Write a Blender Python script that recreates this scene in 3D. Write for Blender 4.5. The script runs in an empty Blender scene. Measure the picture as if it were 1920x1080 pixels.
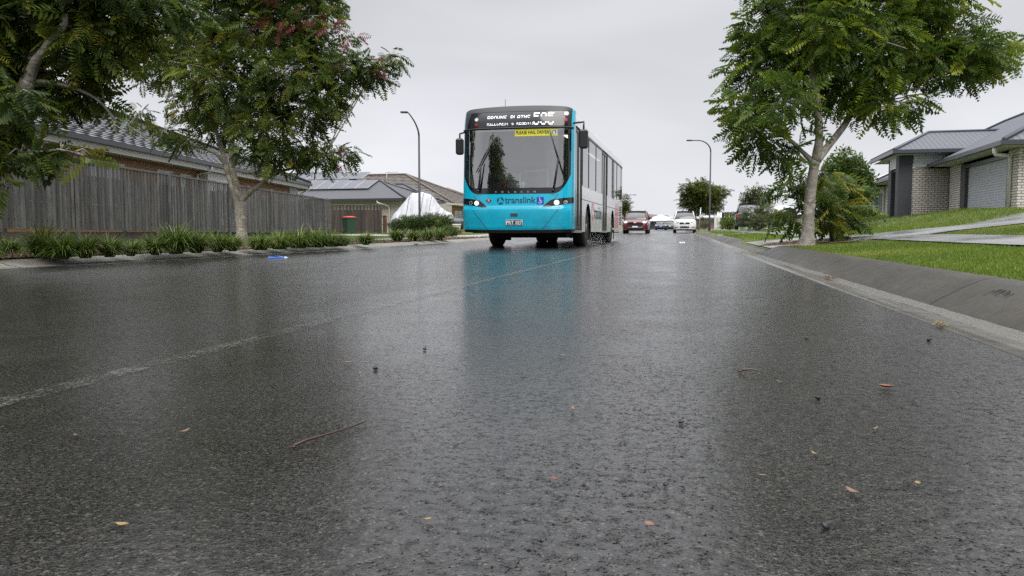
import bpy, bmesh, math, random
import numpy as np
from mathutils import Vector, Matrix
random.seed(7); RNG = np.random.default_rng(11)
R = math.radians; PI = math.pi
S = bpy.context.scene
COL = S.collection

# ---------------------------------------------------------------- camera
CAMH = 0.38; F = 1500.0
YAW = math.atan((1274-960)/F); PIT = math.atan((540-435)/F)
cd = bpy.data.cameras.new('camera'); cam = bpy.data.objects.new('camera', cd); COL.objects.link(cam)
cd.sensor_width = 36; cd.lens = 36*F/1920; cd.clip_start = 0.05; cd.clip_end = 4000
cam.location = (0, 0, CAMH); cam.rotation_euler = (PI/2-PIT, 0, YAW)
S.camera = cam

# ---------------------------------------------------------------- sky, sun, exposure
SUN_EL, SUN_AZ = R(44), R(160)     # azimuth measured clockwise from +Y: behind and right of the camera
w = bpy.data.worlds.new('World'); S.world = w; w.use_nodes = True
nt = w.node_tree; nt.nodes.clear(); N = nt.nodes.new; Lk = nt.links.new
out = N('ShaderNodeOutputWorld'); mixs = N('ShaderNodeMixShader')
sky = N('ShaderNodeTexSky'); sky.sky_type = 'NISHITA'; sky.sun_disc = False
sky.sun_elevation = SUN_EL; sky.sun_rotation = SUN_AZ
b1 = N('ShaderNodeBackground'); b1.inputs[1].default_value = 0.1; Lk(sky.outputs[0], b1.inputs[0])
tc = N('ShaderNodeTexCoord'); sp = N('ShaderNodeSeparateXYZ'); Lk(tc.outputs['Generated'], sp.inputs[0])
cr = N('ShaderNodeValToRGB'); Lk(sp.outputs['Z'], cr.inputs[0])
e = cr.color_ramp.elements
e[0].position = 0.0; e[0].color = (.54, .545, .575, 1)
e[1].position = 1.0; e[1].color = (1.0, 1.0, 1.0, 1)
for p, c in ((.08, (.53, .535, .565, 1)), (.20, (.445, .448, .472, 1)), (.34, (.40, .405, .425, 1)), (.60, (.46, .465, .48, 1))):
    q = e.new(p); q.color = c
mp = N('ShaderNodeMapping'); mp.inputs['Scale'].default_value = (1.6, 1.6, 4.2); Lk(tc.outputs['Generated'], mp.inputs[0])
nz = N('ShaderNodeTexNoise'); nz.inputs['Scale'].default_value = 1.5; nz.inputs['Detail'].default_value = 4; nz.inputs['Roughness'].default_value = .45
nz.inputs['Distortion'].default_value = .4
Lk(mp.outputs[0], nz.inputs[0])
mr = N('ShaderNodeMapRange'); mr.inputs[1].default_value = .3; mr.inputs[2].default_value = .7; mr.inputs[3].default_value = .85; mr.inputs[4].default_value = 1.10
Lk(nz.outputs[0], mr.inputs[0])
b2 = N('ShaderNodeBackground'); Lk(cr.outputs[0], b2.inputs[0])
zs = N('ShaderNodeMapRange'); zs.inputs[1].default_value = .5; zs.inputs[2].default_value = 1; zs.inputs[3].default_value = 1.06; zs.inputs[4].default_value = 3.2
Lk(sp.outputs['Z'], zs.inputs[0])
mm = N('ShaderNodeMath'); mm.operation = 'MULTIPLY'; Lk(mr.outputs[0], mm.inputs[0]); Lk(zs.outputs[0], mm.inputs[1]); Lk(mm.outputs[0], b2.inputs[1])
mixs.inputs[0].default_value = .97
Lk(b1.outputs[0], mixs.inputs[1]); Lk(b2.outputs[0], mixs.inputs[2]); Lk(mixs.outputs[0], out.inputs[0])
sd = bpy.data.lights.new('sun', 'SUN'); sd.energy = 1.35; sd.angle = R(40); sd.color = (1, .965, .92)
sun = bpy.data.objects.new('sun', sd); COL.objects.link(sun)
sv = Vector((math.sin(SUN_AZ)*math.cos(SUN_EL), math.cos(SUN_AZ)*math.cos(SUN_EL), math.sin(SUN_EL)))
sun.rotation_euler = (-sv).to_track_quat('-Z', 'Y').to_euler(); sun.location = (5, -10, 30)
S.view_settings.view_transform = 'Standard'; S.view_settings.look = 'None'; S.view_settings.gamma = 1
S.view_settings.exposure = 0.60; S.view_settings.use_curve_mapping = False
try:
    S.cycles.max_bounces = 8; S.cycles.transparent_max_bounces = 16; S.cycles.caustics_reflective = False; S.cycles.caustics_refractive = False
    S.cycles.use_denoising = False; S.cycles.use_adaptive_sampling = False; S.cycles.sample_clamp_indirect = 6
except Exception: pass

# ---------------------------------------------------------------- photo geometry helpers (pixels of the 1920 wide photograph to places)
FWD = Vector((-math.sin(YAW), math.cos(YAW), 0)); RGT = Vector((math.cos(YAW), math.sin(YAW), 0))
def ray(u, v):
    x = (u-960)/F; y = (540-v)/F
    hz = math.cos(PIT)+y*math.sin(PIT); vt = -math.sin(PIT)+y*math.cos(PIT)
    return x/hz, vt/hz                    # lateral and vertical run per metre of depth
def at(u, v, d):
    a, b = ray(u, v); p = FWD*d+RGT*(a*d); return Vector((p.x, p.y, CAMH+b*d))
def sp_(t, k=4.0): return k*math.log1p(math.exp(min(t/k, 60)))
def zr(y): return .0062*sp_(min(y, 300)-15)
def bend(y): return -.008*sp_(y-32, 6)
XL, XR = -6.8, 1.02
def lerp(a, b, t): return a+(b-a)*t
def pw(x, ks):
    if x <= ks[0][0]: return ks[0][1]
    for (a, p), (b, q) in zip(ks, ks[1:]):
        if x <= b: return lerp(p, q, (x-a)/(b-a))
    return ks[-1][1]
NEARP = [(1.5, .12), (1.7, .135), (3.1, .235), (4.2, .31), (4.64, .38), (7, .62), (9.5, .93), (12, 1.0), (40, 1.3)]
FARP = [(1.5, .12), (1.7, .135), (3.1, .17), (4.2, .20), (7, .45), (8.6, .80), (9.6, .88), (12, .9), (40, 1.1)]
CROSS = [(15.2, 21.5), (34, 39.5), (52, 57)]      # vehicle crossings through the right kerb
def kerb_f(y):
    f = 1.0
    for a, b in CROSS:
        if a-1.4 < y < b+1.4:
            t = 0 if a <= y <= b else min(1, (a-y)/1.4 if y < a else (y-b)/1.4)
            f = min(f, t)
    return f
def H(x, y):
    z = zr(y); xx = x-bend(y)
    if xx <= XL: 
        d = XL-xx; return z+.07+.004*max(0, d-3)
    if xx < XR+.5: return z-.08
    t = min(1, max(0, (y-13)/14)); t = t*t*(3-2*t)
    h = lerp(pw(xx, NEARP), pw(xx, FARP), t)
    k = kerb_f(y)
    if k < 1 and xx < 3.1: h = lerp(lerp(.03, .19, max(0, (xx-1.55))/1.55), h, k)
    # grassy mound in front of the house
    g = math.exp(-((y-29)/5.0)**2)*math.exp(-((xx-9.3)/1.0)**2)*.16
    return z+h+g
def hit(u, v):
    a, b = ray(u, v); p = None; d = 1.5
    while d < 200:
        q = at(u, v, d)
        if q.z <= H(q.x, q.y): return q
        d *= 1.01
    return at(u, v, 100)

# ---------------------------------------------------------------- object helpers
def tag(o, label=None, cat=None, group=None, kind=None):
    if label: o['label'] = label
    if cat: o['category'] = cat
    if group: o['group'] = group
    if kind: o['kind'] = kind
    return o
def empty(name, loc, rz, label, cat, group=None):
    o = bpy.data.objects.new(name, None); COL.objects.link(o); o.location = loc; o.rotation_euler = (0, 0, rz)
    o.empty_display_size = .2
    return tag(o, label, cat, group)
def kids(o): return [c for c in bpy.data.objects if c.parent == o]
def copy_tree(o, label=None, parent=None):
    c = o.copy(); COL.objects.link(c)
    if parent: c.parent = parent
    for ch in kids(o): copy_tree(ch, None, c)
    if label: c['label'] = label
    return c
def ortho(d):
    d = d.normalized(); a = Vector((0, 0, 1)) if abs(d.z) < .9 else Vector((1, 0, 0))
    s = d.cross(a).normalized(); return s, s.cross(d).normalized()
class MB:
    def __init__(s): s.v = []; s.f = []; s.uv = None; s.sm = []
    def add(s, vs, fs, smooth=False):
        b = len(s.v); s.v += [tuple(p) for p in vs]; s.f += [tuple(i+b for i in f) for f in fs]; s.sm += [smooth]*len(fs); return s
    def box(s, x0, x1, y0, y1, z0, z1, M=None):
        vs = [Vector(p) for p in ((x0,y0,z0),(x1,y0,z0),(x1,y1,z0),(x0,y1,z0),(x0,y0,z1),(x1,y0,z1),(x1,y1,z1),(x0,y1,z1))]
        if M: vs = [M @ p for p in vs]
        return s.add(vs, [(0,3,2,1),(4,5,6,7),(0,1,5,4),(1,2,6,5),(2,3,7,6),(3,0,4,7)])
    def rbox(s, x0, x1, y0, y1, z0, z1, r=.03, M=None):
        # box with chamfered edges
        vs = []
        for sx in (0, 1):
            for sy in (0, 1):
                for sz in (0, 1):
                    X = (x0, x1)[sx]; Y = (y0, y1)[sy]; Z = (z0, z1)[sz]
                    ix = X+(r if not sx else -r); iy = Y+(r if not sy else -r); iz = Z+(r if not sz else -r)
                    vs += [Vector((X, iy, iz)), Vector((ix, Y, iz)), Vector((ix, iy, Z))]
        if M: vs = [M @ p for p in vs]
        bm = bmesh.new(); [bm.verts.new(p) for p in vs]; bmesh.ops.convex_hull(bm, input=bm.verts); bm.verts.index_update()
        idx = {v: i for i, v in enumerate(bm.verts)}
        s.add([v.co for v in bm.verts], [tuple(idx[v] for v in f.verts) for f in bm.faces]); bm.free(); return s
    def tube(s, pts, rad, n=8, cap=True):
        pts = [Vector(p) for p in pts]; m = len(pts)
        if not hasattr(rad, '__len__'): rad = [rad]*m
        vs = []; fs = []; prev = None
        for i, p in enumerate(pts):
            d = (pts[min(i+1, m-1)]-pts[max(i-1, 0)])
            if d.length < 1e-9: d = Vector((0, 0, 1))
            d.normalize()
            if prev is None: a, b = ortho(d)
            else:
                a = (prev-d*prev.dot(d)); a = a.normalized() if a.length > 1e-6 else ortho(d)[0]; b = a.cross(d).normalized()
            prev = a
            for k in range(n):
                t = 2*PI*k/n; vs.append(p+(a*math.cos(t)+b*math.sin(t))*rad[i])
        for i in range(m-1):
            for k in range(n):
                q = (k+1) % n; fs.append((i*n+k, i*n+q, (i+1)*n+q, (i+1)*n+k))
        if cap: fs.append(tuple(range(n))[::-1]); fs.append(tuple(range((m-1)*n, m*n)))
        return s.add(vs, fs, True)
    def lathe(s, prof, c, ax, n=24):
        # prof: (radius, distance along ax)
        ax = Vector(ax).normalized(); a, b = ortho(ax); c = Vector(c); vs = []; fs = []
        for r, h in prof:
            for k in range(n):
                t = 2*PI*k/n; vs.append(c+ax*h+(a*math.cos(t)+b*math.sin(t))*r)
        for i in range(len(prof)-1):
            for k in range(n):
                q = (k+1) % n; fs.append((i*n+k, (i+1)*n+k, (i+1)*n+q, i*n+q))
        if prof[0][0] > 1e-4: fs.append(tuple(range(n)))
        if prof[-1][0] > 1e-4: fs.append(tuple(range((len(prof)-1)*n, len(prof)*n))[::-1])
        return s.add(vs, fs, True)
    def quad(s, a, b, c, d): return s.add([a, b, c, d], [(0, 1, 2, 3)])
    def poly(s, ps): return s.add(ps, [tuple(range(len(ps)))])
    def grid(s, fn, nu, nv, smooth=True, flip=False):
        vs = [fn(i/nu, j/nv) for j in range(nv+1) for i in range(nu+1)]; fs = []
        for j in range(nv):
            for i in range(nu):
                a = j*(nu+1)+i; q = (a, a+1, a+nu+2, a+nu+1); fs.append(q[::-1] if flip else q)
        return s.add(vs, fs, smooth)
    def prism(s, poly, h0, h1, fn):
        # poly: list of (a, b); fn(a, b, h) -> point
        n = len(poly); vs = [fn(a, b, h0) for a, b in poly]+[fn(a, b, h1) for a, b in poly]
        return s.add(vs, [tuple(range(n))[::-1], tuple(range(n, 2*n))]+[(i, (i+1) % n, n+(i+1) % n, n+i) for i in range(n)])
    def build(s, name, mat, parent=None, bevel=0, loc=None):
        me = bpy.data.meshes.new(name); me.from_pydata(s.v, [], s.f); me.update()
        me.polygons.foreach_set('use_smooth', s.sm)
        me.materials.append(mat)
        o = bpy.data.objects.new(name, me); COL.objects.link(o)
        if parent: o.parent = parent
        if loc is not None: o.location = loc
        bm = bmesh.new(); bm.from_mesh(me); bmesh.ops.recalc_face_normals(bm, faces=bm.faces); bm.to_mesh(me); bm.free()
        if bevel:
            m = o.modifiers.new('bevel', 'BEVEL'); m.width = bevel; m.segments = 2; m.limit_method = 'ANGLE'
        return o
def fastmesh(name, V, Fq, mat, parent=None, tint=None, smooth=False, nside=4):
    V = np.asarray(V, dtype=np.float32); Fq = np.asarray(Fq, dtype=np.int32)
    me = bpy.data.meshes.new(name); nv = len(V); nf = len(Fq)
    me.vertices.add(nv); me.vertices.foreach_set('co', V.ravel())
    me.loops.add(nf*nside); me.loops.foreach_set('vertex_index', Fq.ravel())
    me.polygons.add(nf); me.polygons.foreach_set('loop_start', np.arange(0, nf*nside, nside, dtype=np.int32))
    try: me.polygons.foreach_set('loop_total', np.full(nf, nside, dtype=np.int32))
    except Exception: pass
    me.polygons.foreach_set('use_smooth', np.full(nf, smooth))
    if tint is not None:
        at_ = me.attributes.new('tint', 'FLOAT', 'POINT'); at_.data.foreach_set('value', np.asarray(tint, dtype=np.float32))
    me.update(calc_edges=True); me.materials.append(mat)
    o = bpy.data.objects.new(name, me); COL.objects.link(o)
    if parent: o.parent = parent
    return o
_tc = {}
def text_geo(txt, size=1.0, sx=1.0, bold=0.0, spacing=1.0):
    """letters as flat faces, centred: list of 2D points and faces"""
    k = (txt, size, sx, bold, spacing)
    if k in _tc: return _tc[k]
    cu = bpy.data.curves.new('lettering', 'FONT'); cu.body = txt; cu.size = size; cu.align_x = 'CENTER'; cu.align_y = 'CENTER'
    cu.offset = bold; cu.space_character = spacing; cu.resolution_u = 3; cu.fill_mode = 'FRONT'
    o = bpy.data.objects.new('lettering', cu); COL.objects.link(o)
    dg = bpy.context.evaluated_depsgraph_get(); me = bpy.data.meshes.new_from_object(o.evaluated_get(dg))
    vs = [(v.co.x*sx, v.co.y) for v in me.vertices]; fs = [tuple(p.vertices) for p in me.polygons]
    bpy.data.objects.remove(o); bpy.data.meshes.remove(me); bpy.data.curves.remove(cu)
    _tc[k] = (vs, fs); return vs, fs

# ---------------------------------------------------------------- materials
def mat(name, col=(.5, .5, .5), rough=.5, metal=0, spec=.5, coat=0, emit=None, es=1, noise=None, bump=None, rv=None, alpha=None):
    """noise=(scale, amount, detail) varies the colour, bump=(scale, strength, distance), rv=(scale, amount) varies the roughness"""
    m = bpy.data.materials.new(name); m.use_nodes = True; t = m.node_tree; p = t.nodes['Principled BSDF']
    p.inputs['Base Color'].default_value = (*col, 1); p.inputs['Roughness'].default_value = rough; p.inputs['Metallic'].default_value = metal
    p.inputs['Specular IOR Level'].default_value = spec; p.inputs['Coat Weight'].default_value = coat; p.inputs['Coat Roughness'].default_value = .06
    if emit: p.inputs['Emission Color'].default_value = (*emit, 1); p.inputs['Emission Strength'].default_value = es
    if noise or bump or rv: c = t.nodes.new('ShaderNodeTexCoord')
    if noise:
        n = t.nodes.new('ShaderNodeTexNoise'); n.inputs['Scale'].default_value = noise[0]; n.inputs['Detail'].default_value = noise[2] if len(noise) > 2 else 5
        n.inputs['Roughness'].default_value = .65
        t.links.new(c.outputs['Object'], n.inputs[0]); r = t.nodes.new('ShaderNodeMapRange')
        r.inputs[1].default_value = .25; r.inputs[2].default_value = .75; r.inputs[3].default_value = 1-noise[1]; r.inputs[4].default_value = 1+noise[1]
        t.links.new(n.outputs[0], r.inputs[0]); x = t.nodes.new('ShaderNodeVectorMath'); x.operation = 'SCALE'; x.inputs[0].default_value = col
        t.links.new(r.outputs[0], x.inputs['Scale']); t.links.new(x.outputs[0], p.inputs['Base Color'])
    if rv:
        n = t.nodes.new('ShaderNodeTexNoise'); n.inputs['Scale'].default_value = rv[0]; n.inputs['Detail'].default_value = 4
        t.links.new(c.outputs['Object'], n.inputs[0]); r = t.nodes.new('ShaderNodeMapRange')
        r.inputs[1].default_value = .3; r.inputs[2].default_value = .7; r.inputs[3].default_value = max(.02, rough-rv[1]); r.inputs[4].default_value = min(1, rough+rv[1])
        t.links.new(n.outputs[0], r.inputs[0]); t.links.new(r.outputs[0], p.inputs['Roughness'])
    if bump:
        n = t.nodes.new('ShaderNodeTexNoise'); n.inputs['Scale'].default_value = bump[0]; n.inputs['Detail'].default_value = 5
        t.links.new(c.outputs['Object'], n.inputs[0]); b = t.nodes.new('ShaderNodeBump'); b.inputs['Strength'].default_value = bump[1]; b.inputs['Distance'].default_value = bump[2]
        t.links.new(n.outputs[0], b.inputs['Height']); t.links.new(b.outputs[0], p.inputs['Normal'])
    return m
class NT:
    """small wrapper to write node materials briefly"""
    def __init__(s, name):
        s.m = bpy.data.materials.new(name); s.m.use_nodes = True; s.t = s.m.node_tree; s.p = s.t.nodes['Principled BSDF']; s.o = s.t.nodes['Material Output']
    def n(s, kind, ins=None, **kw):
        x = s.t.nodes.new('ShaderNode'+kind)
        for k, v in kw.items(): setattr(x, k, v)
        for k, v in (ins or {}).items(): s.set(x.inputs[k], v)
        return x
    def set(s, inp, v):
        if isinstance(v, bpy.types.NodeSocket): s.t.links.new(v, inp)
        elif isinstance(v, bpy.types.Node): s.t.links.new(v.outputs[0], inp)
        else: inp.default_value = v
    def P(s, **kw):
        for k, v in kw.items(): s.set(s.p.inputs[k.replace('_', ' ')], v)
    def math(s, op, a, b=0.0, c=None):
        i = {0: a, 1: b}
        if c is not None: i[2] = c
        return s.n('Math', i, operation=op)
    def rng(s, v, a, b, c, d): return s.n('MapRange', {0: v, 1: a, 2: b, 3: c, 4: d})
    def ramp(s, v, stops):
        x = s.n('ValToRGB', {0: v}); e = x.color_ramp.elements
        while len(e) < len(stops): e.new(.5)
        for q, (p, c) in zip(e, stops): q.position = p; q.color = (*c, 1) if len(c) == 3 else c
        return x
    def mix(s, f, a, b, blend='MIX'):
        x = s.n('MixRGB', {0: f, 1: (*a, 1) if isinstance(a, tuple) and len(a) == 3 else a, 2: (*b, 1) if isinstance(b, tuple) and len(b) == 3 else b}); x.blend_type = blend; return x
    def noise(s, vec, scale, detail=4, rough=.55, dist=0): return s.n('TexNoise', {'Vector': vec, 'Scale': scale, 'Detail': detail, 'Roughness': rough, 'Distortion': dist})
    def coord(s): return s.n('TexCoord').outputs['Object']
    def mapping(s, v, sc=(1, 1, 1), rot=(0, 0, 0)): return s.n('Mapping', {'Vector': v, 'Scale': sc, 'Rotation': rot})

def m_asphalt():
    k = NT('wet_asphalt'); c = k.coord()
    vc = k.n('TexVoronoi', {'Vector': c, 'Scale': 270.0}); rc = k.n('SeparateColor', {0: vc.outputs['Color']})
    cs = k.mapping(c, (1, .16, 1)); wet = k.noise(cs, .60, 4, .6, .3); wet2 = k.noise(c, 2.6, 4, .6)
    W = k.rng(k.math('ADD', k.math('MULTIPLY', wet, .7), k.math('MULTIPLY', wet2, .3)), .40, .62, 0, 1)
    g1 = k.noise(c, 150, 3, .62, .35); g2 = k.noise(c, 360, 2, .6); g0 = k.noise(c, 46, 2, .6); g00 = k.noise(k.mapping(c, (1, .7, 1)), 13, 3, .65)
    lev = k.math('ADD', k.math('ADD', k.math('MULTIPLY', g1, .44), k.math('MULTIPLY', g2, .37)), k.math('ADD', k.math('MULTIPLY', g0, .15), k.math('MULTIPLY', g00, .04)))
    # shade of pits between the stones painted into the colour, less where water stands
    thr = k.rng(W, 0, 1, .465, .42); pit = k.rng(k.math('SUBTRACT', lev, thr), -.035, .02, 1, 0)
    base = k.mix(k.noise(c, 1.1, 5), (.006, .0058, .0056), (.012, .0117, .0113))
    stone = k.ramp(rc.outputs[0], [(0, (.5, .5, .52)), (.6, (1.1, 1.05, 1)), (.90, (2.2, 2.05, 1.85)), (.955, (5.5, 5, 4.2)), (1, (9, 8, 6.4))])
    col = k.mix(1.0, base, stone, 'MULTIPLY'); col = k.mix(k.math('MULTIPLY', pit, .75), col, (.003, .003, .003))
    top = k.math('MINIMUM', lev, k.math('ADD', thr, .05))
    hh = k.math('ADD', k.math('MULTIPLY', top, 4.0), k.math('ADD', k.math('MULTIPLY', rc.outputs[2], .30), k.math('ADD', k.math('MULTIPLY', g0, 1.2), k.math('MULTIPLY', g00, .5))))
    b = k.n('Bump', {'Strength': k.rng(W, 0, 1, .72, .40), 'Distance': .00125, 'Height': hh})
    k.P(Base_Color=col, Roughness=k.math('ADD', k.rng(W, 0, 1, .21, .14), k.math('MULTIPLY', pit, .45)), Normal=b, Specular_IOR_Level=k.math('MULTIPLY', k.rng(pit, 0, 1, 1.0, .04), k.rng(k.math('ADD', k.math('MULTIPLY', g0, .8), k.math('MULTIPLY', g00, .2)), .40, .58, .60, 1.6)))
    return k.m
def m_paintline():
    k = NT('worn_road_paint'); c = k.coord(); vo = k.n('TexVoronoi', {'Vector': c, 'Scale': 150.0}); rc = k.n('SeparateColor', {0: vo.outputs['Color']})
    wear = k.math('ADD', k.math('MULTIPLY', k.noise(c, 12, 6, .75), 1.0), k.math('MULTIPLY', rc.outputs[1], .34))
    xs = k.n('SeparateXYZ', {0: c}); near = k.rng(xs.outputs[1], 1.0, 17, .13, -.16); edge = k.rng(k.math('ABSOLUTE', k.math('ADD', xs.outputs[0], 1.465)), .02, .055, 0, .07)
    f = k.rng(k.math('ADD', k.math('ADD', wear, near), edge), .54, .80, .56, 0)
    k.P(Base_Color=(.15, .15, .135, 1), Roughness=.3, Alpha=f, Normal=k.n('Bump', {'Strength': .6, 'Distance': .0026, 'Height': k.noise(c, 150, 3, .6)}))
    return k.m
def m_concrete(name, col, wetr=(.22, .5), scale=1.0, spots=True, coursey=None):
    k = NT(name); c = k.coord(); n1 = k.noise(c, 1.1*scale, 6, .6); n2 = k.noise(c, 38, 4, .7)
    a = tuple(x*.72 for x in col); b = tuple(min(1, x*1.2) for x in col)
    cc = k.mix(k.rng(n1, .35, .68, 0, 1), a, b); cc = k.mix(k.rng(k.noise(k.mapping(c, (5, .8, 5)), 3, 6, .75), .45, .7, 0, .5), cc, tuple(min(1, x*1.7) for x in col)); cc = k.mix(k.rng(k.noise(c, 9, 6, .8), .50, .62, 0, .6), cc, tuple(x*.45 for x in col)); c2 = k.mix(k.rng(n2, .4, .75, 0, .5), cc, tuple(x*.5 for x in col)); st = k.noise(k.mapping(c, (2.2, 9, 2.2)), 1.3, 5, .7, .8); c2 = k.mix(k.rng(st, .50, .62, 0, .75 if name == 'wet_gutter_concrete' else .4), c2, tuple(x*.42 for x in col))
    last = c2
    if coursey:
        y = k.n('SeparateXYZ', {0: c}).outputs[1]; fr = k.math('FRACT', k.math('MULTIPLY', k.math('SUBTRACT', y, 4.62 if coursey > 3 else 0), 1/coursey)); j = k.rng(k.math('ABSOLUTE', k.math('SUBTRACT', fr, .5)), .4945, .4965, 0, 1)
        last = k.mix(j, c2, tuple(x*.12 for x in col))
    k.P(Base_Color=last, Roughness=k.rng(k.noise(c, .8, 4), .35, .65, *wetr), Normal=k.n('Bump', {'Strength': .35, 'Distance': .004, 'Height': k.noise(c, 90, 4)}))
    return k.m
def m_grass_ground(name, a, b, cdry):
    k = NT(name); c = k.coord(); f = k.noise(c, 1.7, 5, .6); g = k.noise(c, 60, 4, .7); d = k.noise(c, .7, 4)
    cc = k.mix(k.rng(f, .35, .65, 0, 1), a, b); cc = k.mix(k.rng(d, .5, .7, 0, .75), cc, cdry); cc = k.mix(k.rng(g, .4, .7, 0, .6), cc, tuple(x*.35 for x in a))
    k.P(Base_Color=cc, Roughness=.7, Normal=k.n('Bump', {'Strength': 1.0, 'Distance': .05, 'Height': g})); return k.m
def m_leaf(name, stops, trans=.35, rough=.45, spec=.35):
    k = NT(name); a = k.n('Attribute', attribute_name='tint'); r = k.ramp(a.outputs['Fac'], stops)
    k.P(Base_Color=r, Roughness=rough, Specular_IOR_Level=spec); tr = k.n('BsdfTranslucent', {0: r})
    ms = k.n('MixShader', {0: trans, 1: k.p.outputs[0], 2: tr.outputs[0]}); k.t.links.new(ms.outputs[0], k.o.inputs[0]); return k.m
def m_bark(name, a, b):
    k = NT(name); c = k.coord(); v = k.mapping(c, (1, 1, .5)); n = k.noise(v, 16, 6, .7); n2 = k.noise(c, 5, 5, .65)
    r = k.mix(k.rng(n, .35, .65, 0, 1), a, b); r = k.mix(k.rng(n2, .48, .60, 0, .75), r, tuple(x*.42 for x in a)); r = k.mix(k.rng(k.noise(c, 9, 4), .56, .64, 0, .7), r, tuple(min(1, x*1.35) for x in a))
    bands = k.noise(k.mapping(c, (1, 1, 7)), 6, 3)
    k.P(Base_Color=r, Roughness=.7, Normal=k.n('Bump', {'Strength': .8, 'Distance': .014, 'Height': k.math('ADD', n, k.math('MULTIPLY', bands, .9))})); return k.m
def m_brick(name, c1, c2, mortar, bw=.23, bh=.086, ms=.011, bumps=.5):
    k = NT(name); c = k.coord(); s = k.n('SeparateXYZ', {0: c}); u = k.math('ADD', s.outputs[0], s.outputs[1])
    v = k.n('CombineXYZ', {0: u, 1: s.outputs[2], 2: 0.0})
    b = k.n('TexBrick', {'Vector': v, 'Color1': (*c1, 1), 'Color2': (*c2, 1), 'Mortar': (*mortar, 1), 'Scale': 1.0, 'Mortar Size': ms, 'Mortar Smooth': .25, 'Bias': 0.0, 'Brick Width': bw, 'Row Height': bh})
    n = k.noise(c, 22, 4, .6); cc = k.mix(k.rng(n, .3, .7, 0, .3), b.outputs['Color'], tuple(x*.6 for x in c1))
    k.P(Base_Color=cc, Roughness=.65, Normal=k.n('Bump', {'Strength': bumps, 'Distance': .01, 'Height': k.math('SUBTRACT', 1.0, b.outputs['Fac'])})); return k.m
def m_wood(name, a, b, vert=True, dark=(.03, .028, .026)):
    k = NT(name); c = k.coord(); g = k.n('NewGeometry'); isl = g.outputs['Random Per Island']
    off = k.n('CombineXYZ', {0: k.math('MULTIPLY', isl, 37), 1: k.math('MULTIPLY', isl, 11), 2: k.math('MULTIPLY', isl, 23)})
    v = k.n('VectorMath', {0: c, 1: off}, operation='ADD'); m = k.mapping(v, (9, 9, .55) if vert else (.5, .5, 9))
    n = k.noise(m, 4, 6, .65, .6); n2 = k.noise(v, 1.2, 3)
    cc = k.mix(k.rng(n, .3, .7, 0, 1), a, b); tint = k.rng(isl, 0, 1, .45, 1.35)
    cc = k.n('VectorMath', {0: cc, 'Scale': tint}, operation='SCALE'); st = k.mix(k.rng(n2, .45, .7, 0, .55), cc, dark)
    k.P(Base_Color=st, Roughness=.7, Normal=k.n('Bump', {'Strength': .4, 'Distance': .006, 'Height': n})); return k.m
def m_glass(name, tint=(.55, .6, .62), refl=.12, rough=.02):
    """thin window glass: mostly see-through with a sky reflection on it"""
    k = NT(name); tr = k.n('BsdfTransparent', {0: (*tint, 1)}); gl = k.n('BsdfGlossy', {0: (1, 1, 1, 1), 'Roughness': rough}); fr = k.n('Fresnel', {0: 1.5})
    f = k.math('ADD', fr, refl); ms = k.n('MixShader', {0: f, 1: tr.outputs[0], 2: gl.outputs[0]}); k.t.links.new(ms.outputs[0], k.o.inputs[0]); return k.m
def m_metalroof(name, col, axis=0, pitch=.19, rough=.35):
    k = NT(name); uv = k.n('UVMap'); s = k.n('SeparateXYZ', {0: uv}); ph = k.math('MULTIPLY', s.outputs[axis], 1/pitch); fr = k.math('ABSOLUTE', k.math('SUBTRACT', k.math('FRACT', ph), .5))
    rib = k.rng(fr, .30, .46, 0, 1); n = k.noise(k.coord(), .6, 4)
    cc = k.mix(k.rng(n, .35, .65, 0, .35), col, tuple(x*.75 for x in col)); cc = k.mix(k.math('MULTIPLY', rib, .35), cc, tuple(x*.55 for x in col))
    k.P(Base_Color=cc, Roughness=rough, Metallic=0.1, Normal=k.n('Bump', {'Strength': .55, 'Distance': .03, 'Height': rib})); return k.m

M = {}
M['asphalt'] = m_asphalt(); M['line'] = m_paintline()
M['kerb'] = m_concrete('wet_kerb_concrete', (.046, .041, .033), (.34, .6), coursey=3.55)
M['kerb_l'] = m_concrete('pale_kerb_concrete', (.20, .19, .165), (.45, .7), coursey=2.4)
M['gutter'] = m_concrete('wet_gutter_concrete', (.10, .093, .08), (.04, .36))
M['path'] = m_concrete('wet_path_concrete', (.24, .24, .245), (.08, .38), coursey=1.5)
M['path_dry'] = m_concrete('path_concrete', (.36, .35, .33), (.3, .6), coursey=1.5)
M['verge'] = m_grass_ground('verge_grass_soil', (.07, .105, .016), (.13, .165, .03), (.20, .18, .07))
M['mulch'] = mat('bark_mulch', (.085, .05, .032), .85, noise=(30, .7, 6), bump=(45, 1, .03))
M['white'] = mat('white_paint', (.66, .66, .65), .5, noise=(2, .06))
M['offwhite'] = mat('cream_render', (.66, .65, .62), .6, noise=(1.5, .07), bump=(60, .2, .003))
M['fascia'] = mat('cream_fascia', (.50, .50, .46), .45, noise=(2, .05))
M['soffit'] = mat('pale_soffit', (.52, .53, .50), .6)
M['gut_dark'] = mat('charcoal_gutter', (.022, .023, .028), .3)
M['gut_grey'] = mat('dark_grey_gutter', (.045, .05, .06), .3)
M['black'] = mat('black_plastic', (.012, .012, .013), .4)
M['blackgloss'] = mat('black_gloss_panel', (.010, .011, .013), .12, coat=.4)
M['rubber'] = mat('tyre_rubber', (.012, .012, .012), .75, bump=(60, .3, .004))
M['under'] = mat('dark_underbody', (.010, .010, .010), .8, noise=(6, .4))
M['steel'] = mat('galvanised_steel', (.42, .43, .44), .38, .8, noise=(8, .12))
M['chrome'] = mat('chrome', (.7, .71, .72), .12, 1)
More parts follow.
